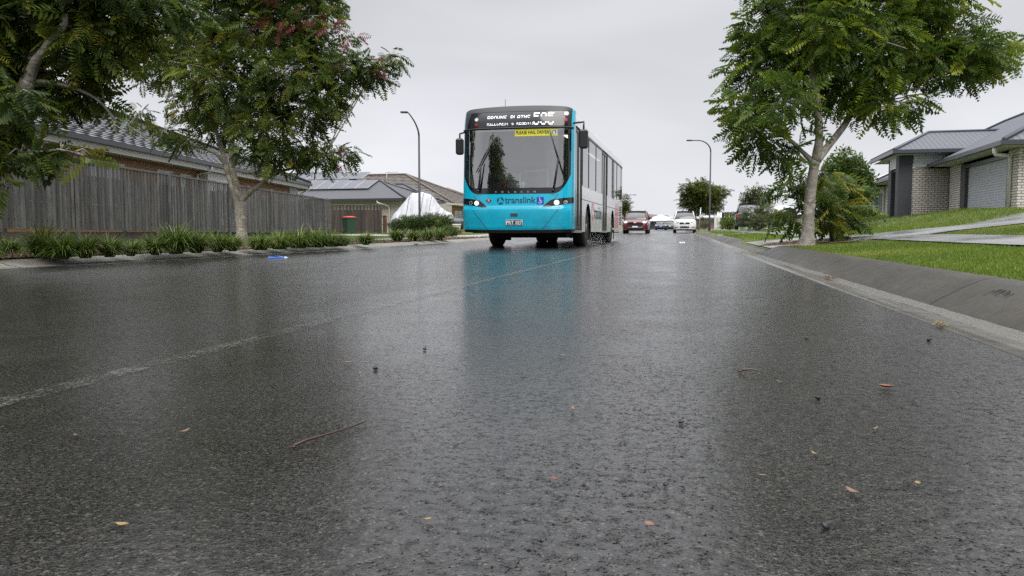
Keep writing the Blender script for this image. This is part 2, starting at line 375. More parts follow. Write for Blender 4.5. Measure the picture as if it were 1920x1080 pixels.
def m_buspaint(name, col, dirt):
    k = NT(name); c = k.coord(); z = k.n('SeparateXYZ', {0: c}).outputs[2]; n = k.noise(k.mapping(c, (1, 1, .5)), 7, 6, .7); f = k.noise(c, 60, 3, .7)
    low = k.rng(z, .3, 1.3, .55, 0); m = k.math('MULTIPLY', low, k.rng(k.math('ADD', k.math('MULTIPLY', n, .7), k.math('MULTIPLY', f, .3)), .42, .62, 0, 1))
    run = k.rng(k.noise(k.mapping(c, (14, 14, .5)), 1.5, 4), .5, .72, 0, .10)
    k.P(Base_Color=k.mix(run, k.mix(m, col, dirt), dirt), Roughness=k.rng(m, 0, 1, .24, .55), Coat_Weight=.6, Coat_Roughness=.08, Coat_Normal=k.n('Bump', {'Strength': .10, 'Distance': .01, 'Height': k.noise(c, 16, 3)})); return k.m
M['teal'] = m_buspaint('teal_bus_paint', (.0, .44, .64), (.02, .14, .19)); M['buswhite'] = m_buspaint('white_bus_paint', (.78, .78, .79), (.24, .23, .21))
M['pink'] = mat('pink_graphic', (.85, .24, .30), .35, coat=.4)
M['navy'] = mat('navy_graphic', (.012, .06, .11), .35)
M['blue'] = mat('blue_sign', (.012, .06, .40), .35)
M['signwhite'] = mat('white_graphic', (.82, .82, .82), .4)
M['yellow'] = mat('yellow_sign', (.62, .60, .04), .45)
M['led'] = mat('lit_display_dots', (1, 1, 1), .5, emit=(.95, .97, 1), es=.62)
M['lampon'] = mat('lit_headlamp', (1, 1, 1), .2, emit=(1, .93, .72), es=.9)
M['lampoff'] = mat('lamp_lens', (.55, .57, .58), .1, .5)
M['marker'] = mat('marker_lamp', (.9, .92, .92), .2, emit=(.9, .95, 1), es=.25)
M['redlens'] = mat('red_lens', (.30, .02, .015), .25)
M['screen'] = m_glass('windscreen_glass', (.80, .84, .88), .29)
M['sideglass'] = m_glass('side_window_glass', (.20, .21, .22), .09)
M['tint'] = m_glass('tinted_glass', (.16, .17, .18), .10)
M['tintopaque'] = mat('dark_window_glass', (.05, .053, .058), .10, spec=.8, noise=(.8, .4))
M['carglass'] = mat('car_glass', (.03, .034, .038), .06, spec=.8, noise=(1.5, .5))
M['winglass'] = mat('house_window_glass', (.13, .145, .15), .06, spec=.9, noise=(1.2, .5))
M['interior'] = mat('grey_interior', (.30, .31, .32), .7)
M['interior_d'] = mat('dark_interior', (.05, .052, .055), .7)
M['rail'] = mat('pale_handrail', (.62, .63, .64), .35)
M['seat'] = mat('blue_grey_seat', (.10, .12, .17), .8, noise=(20, .3))
M['brick_tan'] = m_brick('tan_brick', (.46, .23, .11), (.36, .175, .082), (.26, .19, .13))
M['brick_cream'] = m_brick('cream_brick', (.72, .67, .62), (.61, .565, .52), (.12, .11, .10), ms=.013)
M['brick_pale'] = m_brick('pale_brick', (.60, .55, .48), (.53, .48, .41), (.36, .33, .29))
M['tile_dark'] = mat('wet_dark_tile', (.035, .035, .045), .11, spec=1.0, noise=(3, .3), rv=(3, .05))
M['tile_brown'] = mat('wet_brown_tile', (.115, .095, .082), .42, noise=(5, .35), rv=(3, .08))
M['roof_b'] = m_metalroof('grey_metal_roof', (.065, .07, .08), 0, .19, .42)
M['roof_r'] = m_metalroof('bluish_metal_roof', (.085, .092, .115), 0, .19, .42)
M['panel'] = mat('solar_panel', (.10, .105, .13), .3, spec=.6, noise=(1.0, .15))
M['panelfr'] = mat('panel_frame', (.6, .6, .62), .35, .6)
M['post'] = mat('dark_lamp_post', (.03, .032, .036), .4, .2)
M['fence'] = m_wood('grey_weathered_palings', (.065, .065, .067), (.19, .187, .188))
M['fence_d'] = m_wood('brown_palings', (.035, .025, .021), (.075, .055, .047))
M['fence_r'] = m_wood('reddish_palings', (.085, .035, .022), (.12, .055, .035))
M['sleeper'] = m_wood('dark_sleepers', (.05, .04, .032), (.12, .10, .08), False)
M['bark'] = m_bark('pale_bark', (.34, .31, .27), (.19, .17, .145))
M['bark_l'] = m_bark('light_grey_bark', (.46, .42, .36), (.28, .25, .21))
M['bark_d'] = m_bark('dark_bark', (.10, .088, .075), (.055, .048, .04))
M['leaf_l'] = m_leaf('dark_green_leaf', [(0, (.028, .052, .014)), (.4, (.066, .108, .020)), (.72, (.13, .175, .024)), (.92, (.22, .25, .028)), (.975, (.24, .20, .03)), (.985, (.20, .05, .05))], .45)
M['leaf_r'] = m_leaf('bright_green_leaf', [(0, (.03, .058, .014)), (.35, (.075, .135, .02)), (.7, (.165, .235, .025)), (1, (.27, .30, .022))], .42)
M['leaf_sap'] = m_leaf('low_branch_leaf', [(0, (.035, .07, .018)), (.5, (.08, .14, .025)), (.8, (.16, .20, .02)), (1, (.24, .22, .02))], .35)
M['leaf_bush'] = m_leaf('round_leaf', [(0, (.020, .045, .010)), (.5, (.045, .09, .018)), (1, (.13, .18, .035))], .3)
M['leaf_far'] = m_leaf('far_leaf', [(0, (.035, .055, .015)), (.5, (.075, .11, .018)), (1, (.17, .16, .022))], .35)
M['leaf_olive'] = m_leaf('olive_leaf', [(0, (.04, .06, .025)), (.5, (.085, .105, .04)), (1, (.17, .16, .045))], .3)
M['tuft'] = m_leaf('strappy_leaf', [(0, (.035, .065, .012)), (.5, (.095, .155, .022)), (.85, (.18, .25, .04)), (1, (.36, .30, .15))], .3)
M['blade'] = m_leaf('lawn_blade', [(0, (.07, .13, .012)), (.5, (.14, .22, .022)), (.85, (.22, .28, .04)), (1, (.38, .34, .14))], .35, .5)
M['leaf_hedge'] = m_leaf('hedge_leaf', [(0, (.022, .042, .012)), (.5, (.05, .088, .02)), (1, (.12, .17, .035))], .25)
M['pod'] = m_leaf('pink_pods', [(0, (.16, .03, .03)), (1, (.32, .06, .06))], .3)
M['cover'] = mat('white_tarpaulin', (.46, .47, .51), .42, bump=(5, .5, .05), noise=(3, .05))
M['strap'] = mat('grey_strap', (.10, .10, .12), .6)
# ================================================================ ground, road, kerbs, paths
def build_ground():
    ys = [-8+.4*i for i in range(180)]+[64+4*i for i in range(30)]+[185+25*i for i in range(40)]
    xl = [400, 200, 100, 60, 40, 30, 24, 20, 16, 13, 10, 8, 6, 4.5, 3, 2, 1.2, .6, .36]
    xr = [.55, .75, 1.1, 1.6, 2.1, 2.6, 3.2, 3.6, 4.2, 5, 5.6, 6.3, 7, 7.6, 8.1, 8.6, 9.1, 9.7, 10.5, 11.5, 14, 20, 30, 45, 70, 120, 250, 500]
    V = []; n = 0
    for y in ys:
        b = bend(y); row = [(XL-d) for d in xl]+[XL+.15, -3, XR+.3]+[XR+d for d in xr]; n = len(row)
        for x in row:
            z = H(x+b, y) if not (XL-.3 < x < XR+.5) else zr(y)-.10
            V.append((x+b, y, z))
    Fq = [(j*n+i, j*n+i+1, (j+1)*n+i+1, (j+1)*n+i) for j in range(len(ys)-1) for i in range(n-1)]
    o = fastmesh('ground', V, Fq, M['verge'], smooth=True); tag(o, kind='structure')
build_ground()
def strip(name, x0, x1, y0, y1, mat_, dz=0.0, step=1.0, zf=None, nx=1):
    n = max(2, int((y1-y0)/step)); V = []
    for j in range(n+1):
        y = lerp(y0, y1, j/n); b = bend(y)
        for i in range(nx+1):
            x = lerp(x0, x1, i/nx)+b; V.append((x, y, (zf(x, y) if zf else zr(y))+dz))
    Fq = [(j*(nx+1)+i, j*(nx+1)+i+1, (j+1)*(nx+1)+i+1, (j+1)*(nx+1)+i) for j in range(n) for i in range(nx)]
    o = fastmesh(name, V, Fq, mat_, smooth=True); return tag(o, kind='structure')
strip('road', XL, XR, -8, 420, M['asphalt'], 0, 1.5, nx=4)
strip('road_marking', -1.505, -1.425, -2, 300, M['line'], .004, .5)
for k in range(14):
    strip('road_marking', -5.56, -5.46, 15.3+12*k, 18.6+12*k, M['line'], .004, 1)

def profile_strip(name, prof, x0, sgn, y0, y1, mat_, step=.6, kf=None):
    ys = np.arange(y0, y1+step, step); V = []; n = len(prof)
    for y in ys:
        k = kf(y) if kf else 1; b = bend(y); z0 = zr(y)
        for dx, za, zb in prof: V.append((x0+sgn*dx+b, y, z0+lerp(za, zb, k)))
    Fq = [(j*n+i, j*n+i+1, (j+1)*n+i+1, (j+1)*n+i) for j in range(len(ys)-1) for i in range(n-1)]
    return tag(fastmesh(name, V, Fq, mat_, smooth=True), kind='structure')
# right: flat gutter channel and sloping kerb; z given at a crossing and for the full kerb
profile_strip('gutter', [(-.0, -.02, -.02), (0, .004, .004), (.10, -.002, -.002), (.22, -.014, -.014), (.285, -.012, -.012)], XR, 1, -6, 180, M['gutter'])
profile_strip('kerb', [(.285, -.014, -.014), (.30, -.006, .0), (.36, .0, .035), (.45, .012, .085), (.52, .022, .118), (.56, .026, .131), (.61, .03, .138), (.66, .032, .138), (.665, -.1, -.1)], XR, 1, -6, 180, M['kerb'], .3, kerb_f)
def water_z(i, y): return 0
def gutter_water():
    V = []; ys = np.arange(1.2, 60, .12); n = 5
    for y in ys:
        w = .5+.5*math.sin(y*1.9)*math.sin(y*.63+1)
        for i in range(n):
            x = XR+.30-(.11+.06*w)*(1-i/(n-1)); V.append((x+bend(y), y, zr(y)-.0085+.0008*math.sin(y*31+i*2)))
    Fq = [(j*n+i, j*n+i+1, (j+1)*n+i+1, (j+1)*n+i) for j in range(len(ys)-1) for i in range(n-1)]
    m = NT('gutter_runoff'); c = m.coord(); b = m.n('Bump', {'Strength': .9, 'Distance': .012, 'Height': m.noise(c, 42, 3, .6, 1.5)})
    m.P(Base_Color=(.16, .155, .14, 1), Roughness=.05, Normal=b)
    tag(fastmesh('water', V, Fq, m.m, smooth=True), kind='structure')
gutter_water()
# left: low rounded kerb
profile_strip('kerb', [(0, -.03, -.03), (.01, .004, .004), (.14, .018, .018), (.26, .052, .052), (.36, .072, .072), (.44, .074, .074), (.45, -.05, -.05)], XL, -1, -6, 200, M['kerb_l'])

def drape(name, poly, mat_, dz=.012, cell=.5, kind='structure'):
    """a sheet over the terrain inside a world XY polygon"""
    bm = bmesh.new(); vs = [bm.verts.new((x, y, 0)) for x, y in poly]; bm.faces.new(vs)
    xs = [p[0] for p in poly]; ysx = [p[1] for p in poly]
    for ax, lo, hi in ((0, min(xs), max(xs)), (1, min(ysx), max(ysx))):
        t = lo+cell
        while t < hi:
            no = (1, 0, 0) if ax == 0 else (0, 1, 0); co = (t, 0, 0) if ax == 0 else (0, t, 0)
            bmesh.ops.bisect_plane(bm, geom=bm.verts[:]+bm.edges[:]+bm.faces[:], plane_co=co, plane_no=no); t += cell
    for v in bm.verts: v.co.z = H(v.co.x, v.co.y)+dz
    bmesh.ops.recalc_face_normals(bm, faces=bm.faces)
    if sum(f.normal.z for f in bm.faces) < 0: bmesh.ops.reverse_faces(bm, faces=bm.faces)
    me = bpy.data.meshes.new(name); bm.to_mesh(me); bm.free(); me.materials.append(mat_)
    o = bpy.data.objects.new(name, me); COL.objects.link(o); return tag(o, kind=kind)
def bandpoly(x0, x1, y0, y1, n=14):
    return [(x0+bend(lerp(y0, y1, i/n)), lerp(y0, y1, i/n)) for i in range(n+1)]+[(x1+bend(lerp(y1, y0, i/n)), lerp(y1, y0, i/n)) for i in range(n+1)]
drape('footpath', bandpoly(3.1, 4.2, -4, 150, 30), M['path'], .022)
drape('driveway', [(XR+.655, 15.1), (3.2, 14.8), (4.5, 15.2), (9, 17.6), (16, 19.5), (16, 24.5), (9, 22.6), (4.5, 20.8), (XR+.655, 21.6)], M['path'], .016, .3)
drape('driveway', [(XR+.62, 34), (3.2, 33.8), (6.4, 34.5), (6.4, 39.5), (XR+.62, 39.6)], M['path'], .02, .4)
drape('driveway', [(XR+.55, 52), (7, 52.5), (7, 57.5), (XR+.55, 57)], M['path'], .030, .8)
# left footpath and mulch bed behind the kerb
def xkerb(y): return XL-.45
drape('footpath', [(-8.6, 19.5), (-8.7, 30), (-9.0, 48), (-10.3, 48), (-10.0, 30), (-9.8, 19.5)], M['path_dry'], .02, .6)
drape('garden_bed', [(XL-.44, 3), (XL-.44, 42)]+[(-8.55+.18*math.sin(i*1.7), 42-i*1.5) for i in range(27)], M['mulch'], .02, .35)
drape('driveway', [(XL-.43, 29.5), (-8.7, 29.2), (-16, 34), (-16, 39), (-8.7, 34.6), (XL-.43, 34.4)], M['path_dry'], .03, .7)
drape('garden_bed', [hit(u, v).xy[:] for u, v in ((1418, 463.5), (1500, 459.5), (1560, 457.5), (1615, 454), (1600, 450.5), (1500, 451), (1440, 457))], M['mulch'], .018, .25)

# ================================================================ grass blades and leaf litter (uncountable)
def blades(name, rects, hgt, wid, mat_, label, seed=1, skip=None):
    r = np.random.default_rng(seed); P = []
    for x0, x1, y0, y1, dens in rects:
        n = int((x1-x0)*(y1-y0)*dens); P.append(np.stack([r.uniform(x0, x1, n), r.uniform(y0, y1, n)], 1))
    P = np.concatenate(P); P = P[np.array([not (skip and skip(x, y)) for x, y in P])]
    n = len(P); z = np.array([H(x, y) for x, y in P]); a = r.uniform(0, 2*PI, n); h = r.uniform(.45, 1.25, n)*hgt
    patch = .5+.5*np.sin(P[:, 0]*2.3+1.3*np.sin(P[:, 1]*1.1))*np.sin(P[:, 1]*1.7+P[:, 0])
    h *= .75+.5*patch; w_ = wid*r.uniform(.7, 1.3, n); dx = np.cos(a); dy = np.sin(a); t = r.uniform(0, 2*PI, n); le = h*r.uniform(.1, .9, n)
    V = np.zeros((n, 3, 3)); V[:, 0, 0] = P[:, 0]-dx*w_/2; V[:, 0, 1] = P[:, 1]-dy*w_/2; V[:, 1, 0] = P[:, 0]+dx*w_/2; V[:, 1, 1] = P[:, 1]+dy*w_/2
    V[:, 0, 2] = z-.005; V[:, 1, 2] = z-.005; V[:, 2, 0] = P[:, 0]+np.cos(t)*le; V[:, 2, 1] = P[:, 1]+np.sin(t)*le; V[:, 2, 2] = z+h
    dry = .5+.5*np.sin(P[:, 0]*1.1+2.1*np.sin(P[:, 1]*.7))*np.sin(P[:, 1]*.9-P[:, 0]*.6+1); tint = np.repeat(np.clip(r.normal(.36, .2, n)+.25*(patch-.5)+.55*np.clip(dry-.55, 0, 1)+(r.random(n) < .06+.25*np.clip(dry-.6, 0, 1))*.5, 0, 1), 3)
    o = fastmesh(name, V.reshape(-1, 3), np.arange(3*n).reshape(-1, 3), mat_, tint=tint, nside=3); return tag(o, label, 'grass', kind='stuff')
def skip_r(x, y):
    xx = x-bend(y)
    if kerb_f(y) < .45 and xx < 3.2: return True
    if 3.09 < xx < 4.21: return True
    if 14.9+max(0, xx-4.5)*.43 < y < 21.2+max(0, xx-4.5)*.4 and xx < 16: return True
    if 34 < y < 39.6 and xx < 6.4: return True
    # mulch around the street tree
    if 1.7 < xx < 4 and 12.2 < y < 15.0 and (y > 13.3-.25*(xx-1.7)): return random.random() < .85
    return False
blades('lawn_grass', [(XR+.64, 3.1, 2.4, 6.5, 5200), (XR+.64, 3.1, 6.5, 10.5, 3600), (XR+.64, 3.1, 10.5, 15.0, 2600), (4.21, 5.6, 7, 15.5, 2000)], .024, .0085, M['blade'], 'short bright green grass of the front verge beside the right kerb', 3, skip_r)
blades('lawn_grass', [(4.21, 9.5, 19, 30, 330), (XR+.64, 3.1, 21, 34, 420), (4.2, 9.6, 30, 48, 170), (XR+.7, 3.1, 39.5, 60, 160)], .09, .014, M['blade'], 'taller grass covering the mound in front of the cream brick house', 4, skip_r)
def skip_l(x, y):
    return (-10.3 < x < -8.6 and y > 19.5) or (29.3 < y+(x+8.7)*.6 < 34.6) or x > -8.4
blades('lawn_grass', [(-12.5, -8.4, 8, 18, 260), (-17.5, -8.5, 18, 30, 130), (-20, -10.2, 30, 47, 90)], .06, .014, M['blade'], 'mown grass between the paling fence and the garden bed', 5, skip_l)

blades('ground_cover', [(-8.5, -7.4, 7.5, 12, 380), (-8.6, -7.45, 12, 20, 300), (-8.6, -7.5, 20, 27, 60)], .17, .012, M['tuft'], 'low ragged grass filling the bed between the strappy clumps', 9, lambda x, y: math.sin(y*1.35+.6)+.6*math.sin(y*3.1+x*4) < .15 and random.random() < .93)
def litter(name, pts, size, mat_, label, seed):
    r = np.random.default_rng(seed); V = []; T = []
    for x, y in pts:
        z = H(x, y)+.022; a = r.uniform(0, 2*PI); s = size*r.uniform(.5, 1.4); c, d = math.cos(a), math.sin(a)
        for (p, q) in ((-1, 0), (0, -.3), (1, 0), (0, .3)):
            V.append((x+s*(c*p-d*q), y+s*(d*p+c*q), z+abs(r.normal(0, s*.45)))); T.append(0)
        t = r.random(); T[-4:] = [t]*4
    n = len(pts); return tag(fastmesh(name, V, np.arange(4*n).reshape(-1, 4), mat_, tint=T), label, 'mulch', kind='stuff')
M['chip'] = m_leaf('mulch_chip', [(0, (.03, .018, .012)), (.5, (.12, .065, .038)), (1, (.34, .20, .12))], .1, .8)
pts = [(RNG.uniform(-8.5, XL-.42), 4+38*RNG.random()**1.6) for _ in range(9000)]
litter('mulch_chips', pts, .022, M['chip'], 'brown bark chips scattered over the left garden bed', 2)
pts = []
while len(pts) < 1600:
    a = RNG.uniform(0, 2*PI); rr = .85*math.sqrt(RNG.random()); c = hit(1512, 455); p = (c.x+rr*math.cos(a), c.y+rr*.6*math.sin(a))
    if p[0] > 1.72: pts.append(p)
litter('mulch_chips', pts, .02, M['chip'], 'dark bark mulch around the foot of the right street tree', 6)

# ================================================================ strappy plants
def tuft(u, v, hpx, label, wide=1.0, n=230, dens=1, name='strappy_plant', group='strappy grass clumps along the left kerb', loc=None):
    a, b = ray(u, v); d = 5
    while d < 90:
        p = at(u, v, d)
        if p.z <= H(p.x, p.y)+.01: break
        d += .04
    p.z = H(p.x, p.y)
    L = hpx/F*d*.80; r = random.Random(int(u*13+v)); V = []; Fq = []; T = []
    for i in range(n):
        az = r.uniform(0, 2*PI); sp0 = r.uniform(0, .20)*L*wide; az0 = az+r.gauss(0, .7); bx, by = sp0*math.cos(az0), sp0*math.sin(az0)
        l = L*r.uniform(.8, 1.9); th0 = r.uniform(.0, .8); th1 = r.uniform(.9, 2.7); w0 = .0060*r.uniform(.7, 1.4)*max(1, d/13); tn = min(1, max(0, r.gauss(.42, .2)+(r.random() < .10)*.5)); rad = 0; z = 0
        for s in range(6):
            t = s/5; ww = w0*(1-t**2.2)+.0006; px, py = bx+rad*math.cos(az), by+rad*math.sin(az)
            V += [(px-ww*math.sin(az), py+ww*math.cos(az), max(z, .0)), (px+ww*math.sin(az), py-ww*math.cos(az), max(z, .0))]; T += [tn, tn]
            if s: k = len(V); Fq.append((k-4, k-3, k-1, k-2))
            th = lerp(th0, th1, (t+.1)**1.2); rad += math.sin(th)*l/5; z += math.cos(th)*l/5
    o = fastmesh(name, V, Fq, M['tuft'], tint=T); o.location = p
    return tag(o, label, 'plant', group)
TUFTS = [(-30, 487, 40, 'strappy green clump at the far left edge behind the kerb'),
 (20, 477, 32, 'low strappy clump at the left edge, just left of the tall bushy one'),
 (84, 483, 60, 'tallest strappy clump near the left edge, in front of the dark sleeper wall'),
 (118, 487, 46, 'dense strappy clump spilling onto the kerb right of the tallest left one'),
 (160, 488, 48, 'wide strappy clump with pale dead leaves at its foot in the left row'),
 (206, 487, 40, 'bright green strappy clump leaning right over the kerb below the second fence post'),
 (246, 484, 30, 'small strappy clump ending the left row before the bare mulch'),
 (292, 480, 36, 'first strappy clump after the mulch gap, half lying down'),
 (330, 482, 58, 'tall strappy clump with straw coloured upper leaves left of the pale trunk'),
 (368, 481, 44, 'light green strappy clump with drooping tips, second left of the pale trunk'),
 (408, 475, 38, 'dark strappy clump close to the left side of the pale trunk'),
 (436, 470, 32, 'low strappy clump touching the pale tree trunk'),
 (488, 469, 30, 'first strappy clump on the right side of the pale trunk'),
 (524, 469, 32, 'rounded strappy clump, second on the right side of the pale trunk'),
 (560, 468, 34, 'rounded strappy clump in front of the fence, third right of the trunk'),
 (592, 468, 36, 'lush strappy clump near the end of the long grey fence'),
 (622, 466, 28, 'strappy clump below the corner post of the grey fence'),
 (642, 464, 20, 'small strappy clump at the right end of the row by the fence corner'),
 (686, 459, 22, 'lone strappy clump standing by itself in front of the wheelie bin lawn'),
 (745, 453, 24, 'leftmost strappy clump of the row below the clipped hedge'),
 (775, 452, 20, 'strappy clump left of the lamp post base below the hedge'),
 (800, 451, 22, 'strappy clump right of the lamp post base below the hedge'),
 (824, 450, 22, 'rightmost strappy clump of the row below the hedge')]
for u, v, h, lab in TUFTS: tuft(u, v, h*(1.1 if u > 480 else 1), lab, 2.3 if 480 < u < 660 else 1.2, 640 if u < 450 else 460)

# ================================================================ leaf masses and trees
def tmpl_feather(npair=8, seed=0):
    """one bipinnate frond: narrow pinnae either side of a bending stalk, along +x, length 1"""
    r = random.Random(seed); V = []; Fq = []
    def stalk(t): return (t, 0, -.22*t*t)
    for s in (0, 1):
        a = stalk(s*.5); b = stalk(s*.5+.5); k = len(V); V += [(a[0], -.006, a[2]), (a[0], .006, a[2]), (b[0], .004, b[2]), (b[0], -.004, b[2])]; Fq.append((k, k+1, k+2, k+3))
    for i in range(npair):
        t = .12+.86*i/(npair-1); L = .34*math.sin(PI*(.18+.74*t))**.7*r.uniform(.85, 1.1); w_ = .058
        for sd in (-1, 1):
            x, y, z = stalk(t); ang = R(r.uniform(52, 70)); dx, dy = math.cos(ang)*L, sd*math.sin(ang)*L; dz = -L*r.uniform(.15, .55); k = len(V)
            V += [(x, y, z), (x+dx*.55+w_, y+dy*.55-sd*.01, z+dz*.35+.012), (x+dx, y+dy, z+dz), (x+dx*.5-w_, y+dy*.5+sd*.01, z+dz*.3-.012)]; Fq.append((k, k+1, k+2, k+3))
    return np.array(V), np.array(Fq)
def tmpl_simple(n=7, seed=0, w_=.16, l=.5):
    r = random.Random(seed); V = []; Fq = []
    for i in range(n):
        t = .1+.8*i/n; az = i*2.4+r.uniform(-.3, .3); el = r.uniform(-.4, .6); d = Vector((.55, math.cos(az), math.sin(az)*.8+el*.3)).normalized()*l*r.uniform(.7, 1.1)
        s = d.cross(Vector((r.uniform(-1, 1), r.uniform(-1, 1), 1))).normalized()*w_*.5; b = Vector((t, 0, -.1*t)); k = len(V)
        m_ = b+d*.5; V += [tuple(b), tuple(m_+s+Vector((0, 0, .02))), tuple(b+d), tuple(m_-s)]; Fq.append((k, k+1, k+2, k+3))
    return np.array(V), np.array(Fq)
def leafmass(name, blobs, n, tmpls, size, mat_, parent=None, origin=Vector((0, 0, 0)), droop=.35, seed=1, shell=.42, tbias=0.0, flat=.6, pods=None):
    """fronds spread through ellipsoids. blobs: (centre, (rx, ry, rz)); every blob takes its share of the n fronds"""
    r = np.random.default_rng(seed); vol = np.array([(b[1][0]*b[1][1]*b[1][2])**(2/3)*(.28 if pods and b[1] in pods else 1) for b in blobs]); cnt = np.maximum(3, (n*vol/vol.sum()).astype(int))
    Vs = []; Fs = []; Ts = []; base = 0
    for (c, rad), m in zip(blobs, cnt):
        d = r.normal(size=(m, 3)); d /= np.linalg.norm(d, axis=1)[:, None]; rr = r.random(m)**shell
        lump = 1+.22*np.sin(d[:, 0]*5+c.x*3)*np.sin(d[:, 2]*4+c.z*2)+.12*np.sin(d[:, 1]*9+c.y)
        P = d*rr[:, None]*np.array(rad)*lump[:, None]+np.array(c-origin)
        ax = d*.9+r.normal(size=(m, 3))*.55; ax[:, 2] = ax[:, 2]*.55-droop*r.uniform(.3, 1.5, m); ax /= np.linalg.norm(ax, axis=1)[:, None]
        up = r.normal(size=(m, 3))*(1-flat)+np.array([0, 0, 1.0])*flat+d*.25; z = up-ax*(up*ax).sum(1)[:, None]; z /= np.linalg.norm(z, axis=1)[:, None]+1e-9; y = np.cross(z, ax)
        sz = size*r.uniform(.55, 1.2, m); cl = r.normal(0, .12)
        tint = np.full(m, 1.0) if pods and (rad in pods) else np.clip(r.normal(.38+tbias+cl, .2, m)+(r.random(m) < .05)*.45, 0, .96); pick = r.integers(0, len(tmpls), m)
        for ti, (tv, tf) in enumerate(tmpls):
            s = np.where(pick == ti)[0]
            if not len(s): continue
            B = np.stack([ax[s], y[s], z[s]], 1)*sz[s][:, None, None]; W = np.einsum('vk,mkj->mvj', tv, B)+P[s][:, None, :]
            nv = len(tv); Vs.append(W.reshape(-1, 3)); Fs.append((tf[None]+(np.arange(len(s))*nv)[:, None, None]).reshape(-1, 4)+base); base += len(s)*nv; Ts.append(np.repeat(tint[s], nv))
    return fastmesh(name, np.concatenate(Vs), np.concatenate(Fs), mat_, parent, np.concatenate(Ts))
FE = [tmpl_feather(7+s % 3, s) for s in range(6)]; FE_S = [tmpl_feather(7, s+9) for s in range(3)]; SI = [tmpl_simple(7, s) for s in range(4)]
def tree(name, label, base, limbs, blobs, nf, tmpls, size, lmat, bmat, seed=1, droop=.35, group=None, cat='tree', shell=.42, twigs=5, tbias=0.0, depth=.9, flat=.6, extra=None):
    """base (u, v, depth); limbs: polylines of (u, v, depth, width in px); blobs: (u, v, depth, half width px, half height px)"""
    r = random.Random(seed); bw = at(*base); bw.z = H(bw.x, bw.y)-.02
    root = empty(name, bw, 0, label, cat, group); mb = MB(); nodes = []
    for L in limbs:
        pts = [at(u, v, d) for u, v, d, w_ in L]; rad = [w_/2/F*d for u, v, d, w_ in L]
        if L is limbs[0]: pts[0].z = bw.z
        # smooth by Catmull-Rom
        P = []; Q = []
        for i in range(len(pts)-1):
            p0 = pts[max(0, i-1)]; p1 = pts[i]; p2 = pts[i+1]; p3 = pts[min(len(pts)-1, i+2)]
            for s in range(4):
                t = s/4; P.append(.5*((2*p1)+(p2-p0)*t+(2*p0-5*p1+4*p2-p3)*t*t+(3*p1-p0-3*p2+p3)*t**3)); Q.append(lerp(rad[i], rad[i+1], t)*r.uniform(.95, 1.06))
        P.append(pts[-1]); Q.append(rad[-1]); mb.tube([p-bw for p in P], Q, 12); nodes += list(zip(P, Q))
    B = []
    for u, v, d, rx, ry in blobs:
        c = at(u, v, d); B.append((c, (rx/F*d, rx/F*d*depth, ry/F*d)))
    allnodes = list(nodes)
    for c, rad in B:
        low = [q for q in nodes if q[0].z < c.z+.1] or nodes
        s = min(low, key=lambda q: (q[0]-c).length+abs(q[0].z-c.z)*.3); p0 = s[0]; k = min(s[1]*.6, .05)
        mid = (p0+c)/2+Vector((r.uniform(-.1, .1), r.uniform(-.1, .1), r.uniform(0, .18)))*(c-p0).length
        P = [p0.lerp(mid, t)*(1-t)+mid.lerp(c, t)*t for t in (0, .2, .4, .6, .8, 1)]
        mb.tube([p-bw for p in P], [lerp(k, .012, i/5) for i in range(6)], 7)
        for j in range(twigs):
            e = Vector((r.gauss(0, .5)*rad[0], r.gauss(0, .5)*rad[1], r.gauss(.1, .5)*rad[2])); st = P[r.randint(2, 5)]; m2 = (st+c+e)/2+Vector((0, 0, .06))
            mb.tube([st-bw, m2-bw, c+e-bw], [.012, .009, .004], 5)
    mb.build('trunk', M[bmat], root)
    pods = [(x/F*d*1.3+i*1e-6, x/F*d*1.2, x/F*d*1.2) for i, (u, v, d, x) in enumerate(extra or [])]
    leafmass('crown', B+[(at(u, v, d), q) for (u, v, d, x), q in zip(extra or [], pods)], nf, tmpls, size, M[lmat], root, bw, droop, seed, shell, tbias, flat, pods)
    return root
